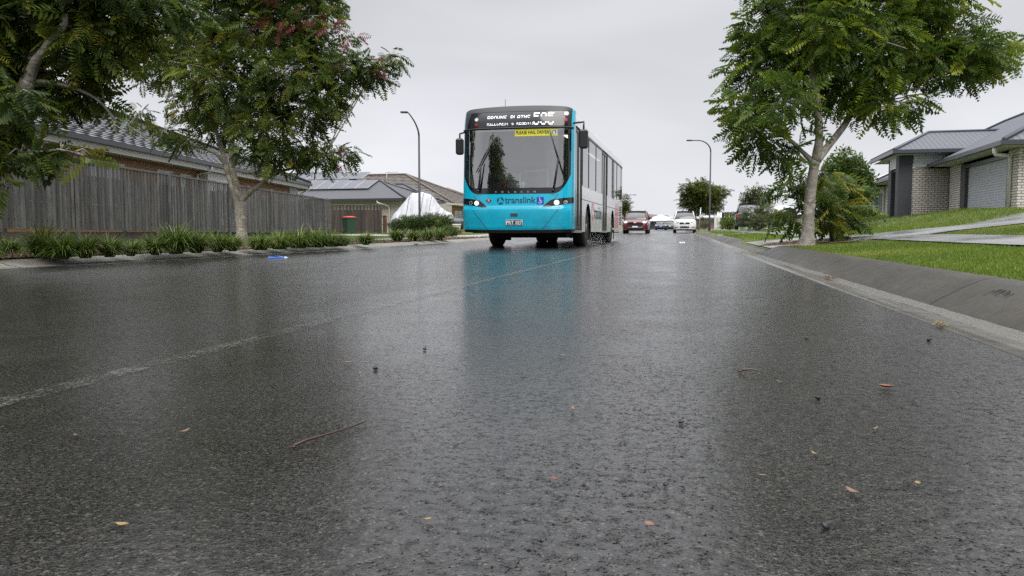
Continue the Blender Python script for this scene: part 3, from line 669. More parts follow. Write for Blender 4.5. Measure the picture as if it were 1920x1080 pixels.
# ================================================================ the street trees
tree('street_tree', 'large feathery street tree with pale leaning trunk on the right verge', (1515, 452, 12.2),
 [[(1512, 458, 12.2, 36), (1514, 447, 12.2, 26), (1516, 410, 12.2, 21), (1520, 360, 12.2, 19), (1527, 310, 12.2, 18), (1530, 297, 12.2, 19)],
  [(1530, 300, 12.2, 20), (1536, 262, 12.1, 15), (1534, 215, 12, 14), (1530, 170, 12, 11), (1520, 120, 12, 8), (1510, 50, 12, 5)],
  [(1531, 300, 12.2, 18), (1556, 270, 12.3, 13), (1585, 232, 12.4, 12), (1604, 195, 12.5, 11), (1640, 150, 12.6, 9), (1700, 110, 12.6, 6)],
  [(1526, 306, 12.2, 12), (1505, 285, 12.3, 8), (1480, 262, 12.4, 7), (1440, 240, 12.4, 5)],
  [(1604, 195, 12.5, 7), (1660, 175, 12.3, 6), (1730, 165, 12.2, 4)]],
 [(1420, 130, 12.3, 62, 55), (1400, 205, 12.3, 48, 40), (1430, 262, 12.4, 46, 36), (1472, 290, 12.2, 32, 22), (1470, 190, 11.6, 62, 50), (1480, 90, 12.8, 70, 60), (1420, 60, 12.4, 45, 50),
  (1545, 60, 11.7, 70, 70), (1530, 140, 12.6, 60, 50), (1500, 15, 12.2, 80, 50), (1580, 175, 12.8, 55, 35), (1560, 10, 12.9, 75, 55), (1630, 60, 12, 75, 70), (1640, 140, 12.2, 60, 40), (1655, 195, 12.1, 50, 28), (1700, 195, 12.3, 38, 20),
  (1700, 90, 12.6, 70, 60), (1720, 10, 12.4, 90, 45), (1760, 120, 12.2, 60, 36), (1805, 130, 12.4, 46, 28), (1850, 105, 12.2, 46, 28), (1880, 90, 12.3, 34, 28), (1830, 85, 12.0, 40, 22), (1790, 60, 12.6, 50, 40), (1450, -50, 12.4, 60, 50), (1600, -60, 12.4, 130, 60), (1740, -40, 12.4, 60, 40), (1560, -170, 12.4, 130, 70), (1680, -150, 12.4, 90, 60), (1470, -140, 12.4, 70, 50), (1590, -270, 12.4, 100, 55)],
 5200, FE, .33, 'leaf_r', 'bark', 3, .42, 'street trees', tbias=.06, shell=.5, twigs=4)
tree('street_tree', 'dense dark feathery street tree with forked pale trunk before the long grey fence', (453, 462, 17.3),
 [[(455, 463, 17.3, 27), (454, 452, 17.3, 22), (452, 415, 17.3, 19), (450, 378, 17.3, 20)],
  [(449, 380, 17.3, 17), (436, 350, 17.3, 12), (424, 310, 17.3, 11), (416, 280, 17.4, 9), (395, 220, 17.5, 7), (350, 140, 17.5, 5)],
  [(451, 380, 17.3, 14), (440, 335, 17.2, 11), (434, 295, 17.1, 9), (440, 240, 17, 7), (455, 150, 17, 5), (470, 40, 17, 4)],
  [(451, 378, 17.3, 12), (470, 360, 17.2, 9), (490, 345, 17.1, 8), (515, 325, 17, 6), (560, 312, 17, 5), (610, 290, 16.8, 4)],
  [(424, 310, 17.3, 8), (400, 285, 17.1, 6), (350, 272, 16.9, 5), (290, 265, 16.7, 4), (240, 235, 16.6, 3)]],
 [(470, 60, 17, 90, 75), (400, 40, 17.6, 90, 70), (560, 40, 17, 75, 60), (600, 100, 17.2, 60, 55), (650, 130, 17, 55, 45), (700, 130, 17, 38, 28), (738, 108, 17, 24, 16), (540, 140, 16.4, 75, 60), (470, 170, 17, 85, 60),
  (390, 140, 16.6, 70, 55), (330, 90, 17.4, 70, 55), (620, 185, 17.1, 50, 35), (570, 215, 16.8, 60, 32), (500, 240, 16.5, 60, 42), (420, 225, 17.9, 60, 36), (365, 200, 17, 46, 34), (310, 245, 16.8, 30, 15), (350, 265, 16.6, 34, 12), (260, 215, 16.8, 24, 20),
  (475, 285, 16.4, 40, 20), (520, 285, 16.4, 46, 24), (560, 285, 16.8, 50, 26), (610, 290, 17, 40, 24), (648, 285, 17, 26, 12), (505, 318, 17.4, 22, 12), (500, -30, 17, 110, 50), (600, -10, 17.2, 50, 45), (290, 130, 17.8, 40, 40), (450, -110, 17, 130, 60), (560, -120, 17, 80, 50), (340, -90, 17, 90, 60), (470, -200, 17, 110, 60)],
 7000, FE, .33, 'leaf_l', 'bark_l', 5, .42, 'street trees', tbias=.08, shell=.5, twigs=6, extra=[(530, 40, 16.2, 22), (560, 45, 16.3, 12), (628, 30, 16.5, 14), (660, 62, 16.6, 14), (700, 120, 16.6, 9), (640, 305, 16.6, 6)])
tree('street_tree', 'near street tree overhanging the top left corner, its curved trunk leaving the frame', (-72, 488, 9.2),
 [[(-74, 492, 9.2, 60), (-64, 470, 9.2, 48), (-45, 410, 9.2, 42), (-20, 340, 9.2, 38), (5, 280, 9.2, 34), (20, 232, 9.2, 31), (40, 178, 9.2, 27), (54, 152, 9.2, 27)],
  [(53, 156, 9.2, 22), (66, 118, 9.1, 18), (90, 85, 9, 15), (115, 55, 8.9, 13), (122, 28, 8.9, 11), (105, -20, 8.8, 9)],
  [(52, 156, 9.2, 20), (66, 90, 9.4, 18), (78, 40, 9.5, 18), (84, 0, 9.5, 16), (80, -60, 9.6, 12)],
  [(-20, 340, 9.2, 16), (20, 318, 9.0, 9), (60, 290, 8.8, 6), (110, 280, 8.7, 4)],
  [(54, 150, 9.2, 9), (120, 160, 9.3, 7), (180, 185, 9.4, 5), (220, 230, 9.5, 3)]],
 [(20, 40, 9.4, 80, 55), (-30, 110, 9.2, 60, 60), (30, 120, 9.8, 55, 50), (100, 150, 9.8, 60, 40), (150, 60, 9.2, 70, 55), (210, 40, 9.4, 65, 50), (250, 90, 9.6, 38, 34), (165, 120, 9.6, 50, 34), (90, -10, 9.2, 110, 45), (220, -20, 9.2, 100, 45), (300, 5, 9.7, 60, 36),
  (100, 188, 9.6, 44, 15), (165, 180, 9.6, 34, 18), (205, 190, 9.7, 18, 12), (25, 220, 9.0, 30, 28), (25, 180, 8.6, 40, 32), (72, 290, 8.8, 30, 20), (35, 290, 8.7, 30, 24), (120, 284, 8.8, 20, 10), (158, 292, 8.8, 12, 6), (5, 345, 8.6, 12, 12), (-40, 230, 8.8, 50, 60), (-50, 20, 9, 70, 70), (-20, 300, 8.7, 34, 40), (20, -110, 9, 110, 60), (120, -110, 9.4, 80, 55), (-80, -100, 9, 100, 80), (0, -240, 9.2, 120, 90)],
 3100, FE, .33, 'leaf_l', 'bark', 8, .45, 'street trees', tbias=.08, shell=.5, twigs=4)
tree('young_tree', 'low feathery young tree drooping around the base of the right street tree trunk', (1545, 446, 15.5),
 [[(1560, 446, 15.5, 9), (1558, 410, 15.5, 8), (1552, 370, 15.5, 6), (1550, 330, 15.5, 4)], [(1558, 400, 15.5, 5), (1530, 380, 15.2, 4), (1480, 370, 14.8, 3)], [(1558, 400, 15.5, 5), (1590, 380, 15.6, 4)]],
 [(1560, 345, 15.6, 42, 26), (1590, 375, 15.6, 38, 30), (1560, 390, 14.8, 36, 24), (1505, 372, 14.9, 36, 20), (1482, 345, 14.8, 24, 10), (1470, 398, 14.6, 20, 13), (1492, 405, 14.5, 26, 15), (1540, 330, 14.8, 28, 16), (1580, 410, 15.2, 34, 18), (1560, 422, 14.8, 22, 8), (1500, 330, 15, 26, 10), (1610, 400, 15.8, 22, 22)],
 330, FE, .42, 'leaf_sap', 'bark_d', 12, .5, tbias=.2, shell=.6)
tree('round_leaf_tree', 'bushy light green tree with broad leaves left of the portico house', (1592, 425, 26),
 [[(1592, 425, 26, 7), (1590, 380, 26, 6), (1588, 330, 26, 4)]],
 [(1590, 330, 26, 34, 26), (1565, 345, 26, 28, 24), (1610, 345, 26, 22, 28), (1590, 300, 26, 20, 14), (1600, 380, 26, 26, 24), (1570, 385, 26, 30, 24), (1572, 315, 26, 18, 14)],
 1500, SI, .34, 'leaf_bush', 'bark_d', 14, .1, tbias=.05, flat=.3)
def bush(name, label, base, blobs, nf, size, lmat, tmpls=None, seed=1, group=None, droop=.1, cat='shrub'):
    bw = at(*base); bw.z = H(bw.x, bw.y); root = empty(name, bw, 0, label, cat, group); r = random.Random(seed)
    B = [(at(u, v, d), (x/F*d, x/F*d*.8, y/F*d)) for u, v, d, x, y in blobs]; mb = MB()
    for c, rad in B:
        for j in range(3): 
            e = Vector((r.gauss(0, .3)*rad[0], r.gauss(0, .3)*rad[1], r.gauss(0, .3)*rad[2])); mb.tube([Vector((r.uniform(-.1, .1), r.uniform(-.1, .1), 0)), (c-bw)*.6+e*.5, c-bw+e], [.02, .012, .006], 5)
    mb.build('stems', M['bark_d'], root); leafmass('foliage', B, nf, tmpls or SI, size, M[lmat], root, bw, droop, seed, .45, .05, .3); return root
tree('street_tree', 'distant round street tree with reddish green crown behind the white pickup', (1303, 429, 92),
 [[(1303, 430, 92, 4), (1303, 400, 92, 3.2), (1305, 375, 92, 2.2)]],
 [(1300, 368, 92, 22, 16), (1325, 372, 92, 24, 18), (1345, 362, 92, 18, 11), (1310, 350, 92, 20, 13), (1290, 355, 92, 15, 10), (1335, 385, 92, 18, 12), (1312, 390, 92, 20, 10), (1290, 378, 92, 15, 10), (1325, 355, 91, 20, 10)],
 2900, FE_S, .62, 'leaf_far', 'bark_d', 21, .3, 'street trees', twigs=1)
tree('street_tree', 'small distant street tree showing just behind the rear of the bus', (1171, 428, 105),
 [[(1171, 428, 105, 3), (1171, 400, 105, 2)]], [(1172, 385, 105, 9, 8), (1168, 378, 105, 12, 10), (1174, 395, 105, 7, 6), (1165, 395, 105, 12, 10), (1160, 385, 105, 12, 10)], 420, FE_S, .75, 'leaf_far', 'bark_d', 22, .3, 'street trees', twigs=1)
tree('garden_tree', 'thin airy tree rising behind the olive hedge on the right', (1415, 428, 55),
 [[(1415, 428, 55, 3), (1414, 390, 55, 2.4), (1412, 365, 55, 1.5)], [(1414, 395, 55, 1.6), (1428, 370, 55, 1)], [(1414, 395, 55, 1.6), (1402, 372, 55, 1)]],
 [(1410, 368, 55, 12, 10), (1420, 358, 55, 9, 9), (1400, 376, 55, 9, 7), (1428, 372, 55, 9, 7), (1415, 382, 55, 20, 8), (1440, 378, 50, 8, 8), (1402, 362, 55, 5, 6)],
 420, SI, .42, 'leaf_olive', 'bark_d', 23, .1, twigs=3, flat=.3)
bush('garden_shrub', 'large olive green shrub beside the dark parked car on the right', (1420, 429, 47), [(1412, 405, 47, 20, 15), (1435, 400, 47, 18, 15), (1450, 412, 47, 18, 14), (1400, 412, 47, 10, 12), (1425, 416, 46, 24, 10), (1470, 405, 45, 16, 14)], 900, .34, 'leaf_olive', FE_S, 31)
bush('garden_shrub', 'dark low shrub in front of the black paling gate far right', (1368, 428, 68), [(1368, 412, 68, 11, 8), (1362, 420, 68, 11, 6), (1374, 420, 68, 9, 6)], 260, .35, 'leaf_sap', None, 32)
bush('garden_shrub', 'pale round shrub near the thin leaning pole', (1320, 427, 85), [(1320, 421, 85, 8, 5)], 110, .35, 'leaf_olive', None, 33)
bush('garden_shrub', 'small reddish shrub at the foot of the white neighbouring wall', (1585, 427, 28), [(1592, 420, 28, 12, 7), (1606, 424, 28, 9, 4)], 170, .24, 'leaf_sap', None, 34)
bush('clipped_hedge', 'left bulge of the dark green hedge in front of the covered boat', (752, 433, 43), [(743, 423, 43, 14, 11), (763, 418, 43, 17, 14), (782, 418, 43, 15, 14)], 3000, .13, 'leaf_hedge', None, 35, 'hedge shrubs before the covered boat', cat='hedge')
bush('clipped_hedge', 'right bulge of the dark green hedge in front of the covered boat', (815, 433, 43), [(800, 416, 43, 16, 15), (820, 415, 43, 18, 15), (838, 417, 43, 13, 14)], 3000, .13, 'leaf_hedge', None, 36, 'hedge shrubs before the covered boat', cat='hedge')
bush('garden_shrub', 'yellow flecked low shrub between the hedge and the stone pillar', (842, 441, 32), [(835, 434, 32, 16, 8), (850, 434, 32, 14, 8)], 1000, .13, 'leaf_bush', None, 37)
def spiky(u, v, d, h, label):
    bw = at(u, v, d); bw.z = H(bw.x, bw.y); root = empty('spiky_palm', bw, 0, label, 'plant'); mb = MB(); r = random.Random(4)
    mb.tube([(0, 0, 0), (.03, 0, h*.5)], [.05, .04], 7).build('trunk', M['bark_d'], root); V = []; Fq = []; T = []
    for i in range(90):
        az = r.uniform(0, 2*PI); l = h*.62*r.uniform(.7, 1.1); el = r.uniform(-.1, 1.3); tn = r.uniform(.1, .5)
        for s in range(4):
            t = s/3; rd = l*t*math.cos(el); z = h*.5+l*t*math.sin(el)-l*.5*t*t; ww = .02*(1-t)+.002
            V += [(rd*math.cos(az)-ww*math.sin(az), rd*math.sin(az)+ww*math.cos(az), z), (rd*math.cos(az)+ww*math.sin(az), rd*math.sin(az)-ww*math.cos(az), z)]; T += [tn, tn]
            if s: k = len(V); Fq.append((k-4, k-3, k-1, k-2))
    fastmesh('foliage', V, Fq, M['leaf_sap'], root, T)
spiky(1610, 424, 27, .75, 'small spiky palm plant before the white neighbouring wall')

# ================================================================ fences
def pfence(name, label, A, B, top, bot, pal_mat, mat_rail, postd=2.4, pw_=.10, gap_top=.34, posts=True, seed=1, wall=None, group=None):
    """paling fence from A to B (world xy): close boards, taller every second one up to a rail"""
    A = Vector((*A, 0)); B = Vector((*B, 0)); L = (B-A).length; rz = math.atan2(B.y-A.y, B.x-A.x)
    root = empty(name, (A.x, A.y, H(A.x, A.y)), rz, label, 'fence', group); z0 = H(A.x, A.y); r = random.Random(seed); mb = MB(); n = int(L/pw_)
    for i in range(n):
        x = i*L/n; t = x/L; zt = lerp(top[0], top[1], t)-z0; zb = lerp(bot[0], bot[1], t)-z0; tall = i % 2 == 0; j = r.uniform(-.012, .012)
        h = zt-.01 if tall else zt-gap_top+j; mb.box(x+.004, x+L/n*(1.0 if not tall else 1.02)+.002, -.018*(1 if tall else 0)-.016+j*.3, -.018*(1 if tall else 0)+j*.3, zb+j, h)
    mb.build('palings', pal_mat, root)
    for f in (.12, .5, .985):
        za = lerp(bot[0], top[0], f)-z0; zb = lerp(bot[1], top[1], f)-z0; m2 = MB(); th = .035
        y0, y1 = (.002, .045) if f < .9 else (-.05, .05)
        m2.add([(0, y0, za-th), (L, y0, zb-th), (L, y1, zb-th), (0, y1, za-th), (0, y0, za+th*.4), (L, y0, zb+th*.4), (L, y1, zb+th*.4), (0, y1, za+th*.4)], [(0,3,2,1),(4,5,6,7),(0,1,5,4),(1,2,6,5),(2,3,7,6),(3,0,4,7)])
        m2.build('rail', mat_rail, root)
    if posts:
        k = 0; xs = 0
        while xs <= L+.01:
            t = xs/L; zt = lerp(top[0], top[1], t)-z0; zb = H(*(A.lerp(B, t)).xy)-z0-.1; front = k % 2 == 0
            MB().box(xs-.05, xs+.05, -.085 if front and k else .046, -.036 if front and k else .12, zb, zt+(.04 if k else 0)).build('post', mat_rail, root); xs += postd; k += 1
    return root
K = 10.5
def fpt(u): d = K*F/(960-u); p = at(u, 435, d); return p, d
a_, da = fpt(-160); b_, db = fpt(621)
# direction of the rails converges a little left of straight ahead
pfence('paling_fence', 'long weathered grey timber paling fence along the left yards', a_.xy, b_.xy, (CAMH+.165*K, CAMH+.178*K), (CAMH+.008*K, CAMH-.010*K), M['fence'], M['fence'], 2.6, .10, .36, True, 2)
def rwall():
    A = a_.copy(); B = fpt(618)[0]; L = (B-A).length; rz = math.atan2(B.y-A.y, B.x-A.x); root = empty('retaining_wall', (A.x, A.y, H(A.x, A.y)), rz, 'low dark timber sleeper retaining wall under the grey fence', 'retaining wall')
    m2 = MB()
    for k in range(int(L/2.4)):
        for j in range(2): m2.box(k*2.4+.01, k*2.4+2.39, .02+.01*j, .08, -.1+j*.2, .09+j*.2)
    m2.build('sleepers', M['sleeper'], root)
    for k in range(0, int(L/2.4), 2): MB().box(k*2.4-.04, k*2.4+.04, -.05, .018, -.1, .36).build('post', M['fence'], root)
rwall()
p0 = at(623, 437, 47.5); p1 = at(716, 437, 48.5)
pfence('paling_fence', 'short dark brown paling fence behind the wheelie bin', p0.xy, p1.xy, (CAMH+1.66, CAMH+1.66), (CAMH-.09, CAMH-.09), M['fence_d'], M['fence'], 2.9, .10, .34, True, 4)
p0 = at(717.5, 437, 48.8); p1 = at(725, 437, 49.0)
pfence('side_gate', 'narrow reddish brown paling gate beside the cream brick wall', p0.xy, p1.xy, (CAMH+1.0, CAMH+1.0), (CAMH-.05, CAMH-.05), M['fence_r'], M['fence_r'], 9, .08, 0.0, False, 5)

# ================================================================ houses
def plane_tiles(mb, eL, eR, tR, tL, course=.33, lift=.030, seg=.33, jit=.010, seed=1):
    """tiled slope: rows of slightly lifted tiles from the eave (eL, eR) to the top (tL, tR)"""
    r = random.Random(seed); eL, eR, tR, tL = [Vector(p) for p in (eL, eR, tR, tL)]; ln = ((tL+tR)/2-(eL+eR)/2).length; n = max(1, int(ln/course)); nrm = (eR-eL).cross(tL-eL); 
    if nrm.length < 1e-6: nrm = (eR-eL).cross(tR-eL)
    nrm.normalize()
    if nrm.z < 0: nrm = -nrm
    for i in range(n):
        a0, b0 = eL.lerp(tL, i/n), eR.lerp(tR, i/n); a1, b1 = eL.lerp(tL, (i+1)/n), eR.lerp(tR, (i+1)/n); m_ = max(1, int((b0-a0).length/seg)); vs = []
        off = (i % 2)*.5/m_
        for k in range(m_+1):
            t = min(1, max(0, k/m_+(off if 0 < k < m_ else 0))); lo = a0.lerp(b0, t); hi = a1.lerp(b1, t); w_ = lift+(jit if k % 2 else -jit)
            vs += [lo, lo+nrm*w_, hi+nrm*.008]
        fs = []
        for k in range(m_): q = 3*k; fs += [(q, q+3, q+4, q+1), (q+1, q+4, q+5, q+2)]
        mb.add(vs, fs)
def uvface(root, name, faces, mat_, thick=.0):
    """roof planes with a UV in metres along the eave and up the slope"""
    V = []; Fq = []; UV = []
    for f in faces:
        f = [Vector(p) for p in f]; e = (f[1]-f[0]).normalized(); nrm = e.cross(f[-1]-f[0]).normalized(); s = nrm.cross(e); b = len(V); V += [tuple(p) for p in f]; Fq.append(tuple(range(b, b+len(f)))); UV += [((p-f[0]).dot(e)+(f[0].x+f[0].y), (p-f[0]).dot(s)) for p in f]
    me = bpy.data.meshes.new(name); me.from_pydata(V, [], Fq); me.materials.append(mat_); uv = me.uv_layers.new(name='UVMap')
    for i, l in enumerate(me.loops): uv.data[i].uv = UV[l.vertex_index]
    o = bpy.data.objects.new(name, me); COL.objects.link(o); o.parent = root; return o
def window(root, x0, x1, z0, z1, y, face=-1, axis='y', frame=M['white'], bars=1, depth=.05, name='window', glass=M['winglass']):
    """framed window on a wall; axis 'y': wall at constant y, facing face*y. axis 'x': wall at constant x"""
    def bx(mb, a0, a1, h0, h1, d0, d1):
        lo, hi = sorted((y+face*d0, y+face*d1))
        if axis == 'y': mb.box(a0, a1, lo, hi, h0, h1)
        else: mb.box(lo, hi, a0, a1, h0, h1)
    mb = MB(); w_ = .05
    bx(mb, x0, x1, z1-w_, z1, .004, depth); bx(mb, x0, x1, z0, z0+w_, .004, depth+.02); bx(mb, x0, x0+w_, z0+w_, z1-w_, .004, depth); bx(mb, x1-w_, x1, z0+w_, z1-w_, .004, depth)
    for k in range(bars): c = lerp(x0, x1, (k+1)/(bars+1)); bx(mb, c-.02, c+.02, z0+w_, z1-w_, .004, depth-.006)
    o = mb.build(name, frame, root); g = MB(); bx(g, x0+w_, x1-w_, z0+w_, z1-w_, .006, .02); g.build('pane', glass, o); return o
def downpipe(root, pts, mat_=M['signwhite'], r=.045): return MB().tube(pts, r, 10).build('downpipe', mat_, root)
# ---------------------------------------------------------------- house with tan bricks behind the long fence
def house_tan():
    o = RGT*(-12.46); root = empty('brick_house', (o.x, o.y, 0), YAW-.032, 'long tan brick house with a wet dark tiled roof behind the grey fence', 'house')
    def wallbox(mb, x0, x1, y0, y1, z0, z1): mb.box(x0, x1, y0, y1, z0, z1)
    ez = 3.03; y0, y1 = 6, 44.2; t = 8.6; rz = ez+t*.40
    w_ = MB(); w_.box(-16, -.60, y0+.6, 31.1, -.3, 2.72); w_.box(-16, -.60, 33.95, 42.2, -.3, 2.72); w_.build('wall', M['brick_tan'], root)
    MB().box(-5, -.28, 31.12, 33.93, -.3, 2.72).box(-16, -.55, 42.22, 43.6, -.3, 2.72).build('rendered_wall', M['white'], root)
    rf = MB(); E_ = [(0, y0, ez), (0, y1, ez), (-t, y1-t, rz), (-t, y0+t, rz)]; plane_tiles(rf, *E_)
    plane_tiles(rf, (0, y1, ez), (-2*t, y1, ez), (-t, y1-t, rz), (-t, y1-t, rz)); plane_tiles(rf, (-2*t, y0, ez), (0, y0, ez), (-t, y0+t, rz), (-t, y0+t, rz))
    rf.poly([(-2*t, y1, ez), (-2*t, y0, ez), (-t, y0+t, rz), (-t, y1-t, rz)]); ro = rf.build('roof', M['tile_dark'], root)
    MB().tube([(0, y1, ez+.05), (-t, y1-t, rz+.07), (-t, y0+t, rz+.07), (0, y0, ez+.05)], .085, 8).build('ridge_caps', M['gut_dark'], ro)
    MB().box(-.03, .10, y0, y1, 2.885, 3.02).box(-16, -.03, y1-.02, y1+.1, 2.885, 3.02).build('gutter', M['gut_dark'], root)
    MB().box(-.07, -.032, y0, y1-.03, 2.70, 2.95).box(-16, -.07, y1-.06, y1-.025, 2.70, 2.95).build('fascia', M['fascia'], root)
    MB().box(-.60, -.07, y0, y1-.06, 2.723, 2.74).build('soffit', M['soffit'], root)
    for a, b, zb, zt, bars in ((23.3, 25.4, 1.15, 2.5, 1), (20.4, 21.3, 1.15, 2.5, 0), (27.6, 28.75, .5, 2.52, 0), (29.35, 30.2, 1.4, 2.5, 2), (15.2, 17, 1.2, 2.5, 1), (38.0, 39.0, 1.3, 2.1, 0)):
        window(root, a, b, zb, zt, -.60, 1, 'x', bars=bars)
    window(root, 31.75, 33.7, 1.05, 2.42, -.28, 1, 'x', bars=1)
    downpipe(root, [(.03, 30.75, 2.9), (.03, 30.75, 2.78), (-.1, 30.75, 2.66), (-.53, 30.75, 2.56), (-.53, 30.75, .3)]); downpipe(root, [(.03, y1-.3, 2.9), (.03, y1-.3, 2.72), (-.45, 43.8, 2.45), (-.48, 43.7, .2)])
house_tan()
def rotlocal(u, d, z, ang, name, label): p = at(u, 435, d); return empty(name, (p.x, p.y, 0), YAW+R(ang), label, 'house')
def house_grey():
    root = rotlocal(760, 50.5, 0, -17, 'metal_roof_house', 'cream brick house with a grey metal roof and solar panels'); ez = 2.50
    a = 3.3; rz = ez+a*.40; W_ = 24; bm_ = 6.2; c = 6.4; r2 = ez+.1+c*.405; hx, rx = -3.0, -11.4
    faces = [[(-W_, 0, ez), (0, 0, ez), (-a, a, rz), (-W_, a, rz)], [(0, 0, ez), (0, 2*a, ez), (-a, a, rz)], [(0, 2*a, ez), (-W_, 2*a, ez), (-W_, a, rz), (-a, a, rz)],
             [(-W_, bm_, ez+.1), (hx, bm_, ez+.1), (rx, bm_+c, r2), (-W_, bm_+c, r2)], [(hx, bm_, ez+.1), (hx, bm_+2*c, ez+.1), (rx, bm_+c, r2)], [(hx, bm_+2*c, ez+.1), (-W_, bm_+2*c, ez+.1), (-W_, bm_+c, r2), (rx, bm_+c, r2)],
             [(-9, 7.6, ez+.75), (-2.4, 7.6, ez+.75), (-4.6, 9.8, ez+1.5), (-9, 9.8, ez+1.5)], [(-2.4, 7.6, ez+.75), (-2.4, 12, ez+.75), (-4.6, 9.8, ez+1.5)]]
    ro = uvface(root, 'roof', faces, M['roof_b'])
    caps = MB(); caps.tube([(0, 0, ez+.03), (-a, a, rz+.03), (-W_, a, rz+.03)], .07, 6).tube([(hx, bm_, ez+.13), (rx, bm_+c, r2+.03), (-W_, bm_+c, r2+.03)], .07, 6).tube([(0, 2*a, ez+.03), (-a, a, rz+.03)], .07, 6).tube([(-2.4, 7.6, ez+.78), (-4.6, 9.8, ez+1.53), (-9, 9.8, ez+1.53)], .07, 6)
    caps.build('ridge_caps', M['gut_grey'], ro)
    MB().box(-W_, .06, -.12, 0, ez-.13, ez+.01).box(0, .12, -.12, 2*a, ez-.13, ez+.01).box(-9, -2.3, 7.48, 7.6, ez+.62, ez+.74).build('gutter', M['gut_grey'], root)
    MB().box(-W_, -.02, .01, .6, ez-.16, ez-.14).box(-.6, -.02, .6, 2*a, ez-.16, ez-.14).box(-9, -2.5, 7.62, 8.2, ez+.6, ez+.615).build('soffit', M['soffit'], root)
    MB().box(-W_, -.6, .6, 2*a+3, 0, ez-.165).box(-9, -3.0, 8.2, 11.4, 0, ez+.595).build('wall', M['brick_pale'], root)
    window(root, 2.0, 4.6, .3, 2.2, -.6, 1, 'x', frame=M['black']); window(root, -16, -14.2, 1.2, 2.1, .6, -1, 'y'); window(root, -12.9, -10.6, 1.1, 2.1, .6, -1, 'y', bars=2); window(root, -7.8, -6.2, 1.1, 2.1, .6, -1, 'y', bars=1)
    downpipe(root, [(-1.9, -.06, ez), (-1.9, -.06, ez-.25), (-1.35, .4, ez-.45), (-1.35, .52, ez-.6), (-1.35, .52, .2)], r=.05)
    downpipe(root, [(-9.5, 1.0, ez+.3), (-9.5, 1.0, ez+.95)], r=.045)
    sl = math.atan(.40)
    def panel(x, y, base, w_=1.0, l=1.68):
        Mx = Matrix.Translation((x, y, base+y*0)) @ Matrix.Rotation(sl, 4, 'X'); p = empty('solar_panel', (0, 0, 0), 0, None, None); bpy.data.objects.remove(p)
        f = MB().box(0, w_-.02, 0, l-.02, .08, .115, Mx).build('solar_panel', M['panelfr'], root); MB().box(.025, w_-.045, .025, l-.045, .116, .12, Mx).build('solar_cells', M['panel'], f)
    for i in range(7): panel(-10.4+i*1.0, a-1.62, ez+(a-1.62)*.40)
    for i in range(6): panel(-14.6+i*1.0, bm_+c-1.75, ez+.1+(c-1.75)*.405); 
    for i in range(5): panel(-14.6+i*1.0, bm_+c-3.45, ez+.1+(c-3.45)*.405)
    an = MB(); an.tube([(-5.6, 9, ez+1.0), (-5.6, 9, r2-.28)], .022, 5); an.tube([(-5.7, 9, r2-.33), (-4.7, 9, r2-.33)], .018, 4)
    for i in range(4): an.tube([(-5.4+i*.22, 8.7, r2-.33), (-5.4+i*.22, 9.3, r2-.33)], .008, 4)
    an.build('antenna', M['steel'], root)
house_grey()
def house_tile(u, d, ang, name, label, a, W_, ez, seed=1):
    root = rotlocal(u, d, 0, ang, 'tiled_house', label); rz = ez+a*.42; rf = MB()
    plane_tiles(rf, (-W_, 0, ez), (0, 0, ez), (-a, a, rz), (-W_+a, a, rz), .36, .05, .4); plane_tiles(rf, (0, 0, ez), (0, 2*a, ez), (-a, a, rz), (-a, a, rz), .36, .05, .4)
    rf.poly([(0, 2*a, ez), (-W_, 2*a, ez), (-W_+a, a, rz), (-a, a, rz)]); rf.poly([(-W_, 2*a, ez), (-W_, 0, ez), (-W_+a, a, rz)])
    ro = rf.build('roof', M['tile_brown'], root); MB().tube([(0, 0, ez+.06), (-a, a, rz+.07), (-W_+a, a, rz+.07)], .10, 6).tube([(0, 2*a, ez+.05), (-a, a, rz+.07)], .10, 6).build('ridge_caps', M['tile_brown'], ro)
    MB().box(-W_, .1, -.12, 0, ez-.13, ez+.01).box(0, .12, 0, 2*a, ez-.13, ez+.01).build('gutter', M['fascia'], root)
    MB().box(-W_+.6, -.6, .6, 2*a-.6, 0, ez-.15).build('wall', M['brick_tan'], root); MB().box(-W_, -.02, .01, .6, ez-.16, ez-.14).box(-.6, -.02, .6, 2*a, ez-.16, ez-.14).build('soffit', M['soffit'], root)
    window(root, -3.2, -1.6, 1, 2.1, .6, -1, 'y'); window(root, -7.2, -5.6, 1, 2.1, .6, -1, 'y'); window(root, 2, 4, 1, 2.1, -.6, 1, 'x')
house_tile(851, 63, -14, 'tiled_house', 'brown tiled house rising behind the covered boat', 6.6, 22, 2.62)
house_tile(893, 90, -14, 'tiled_house', 'farther brown tiled house showing between the boat and the bus', 5.0, 12.5, 3.4)

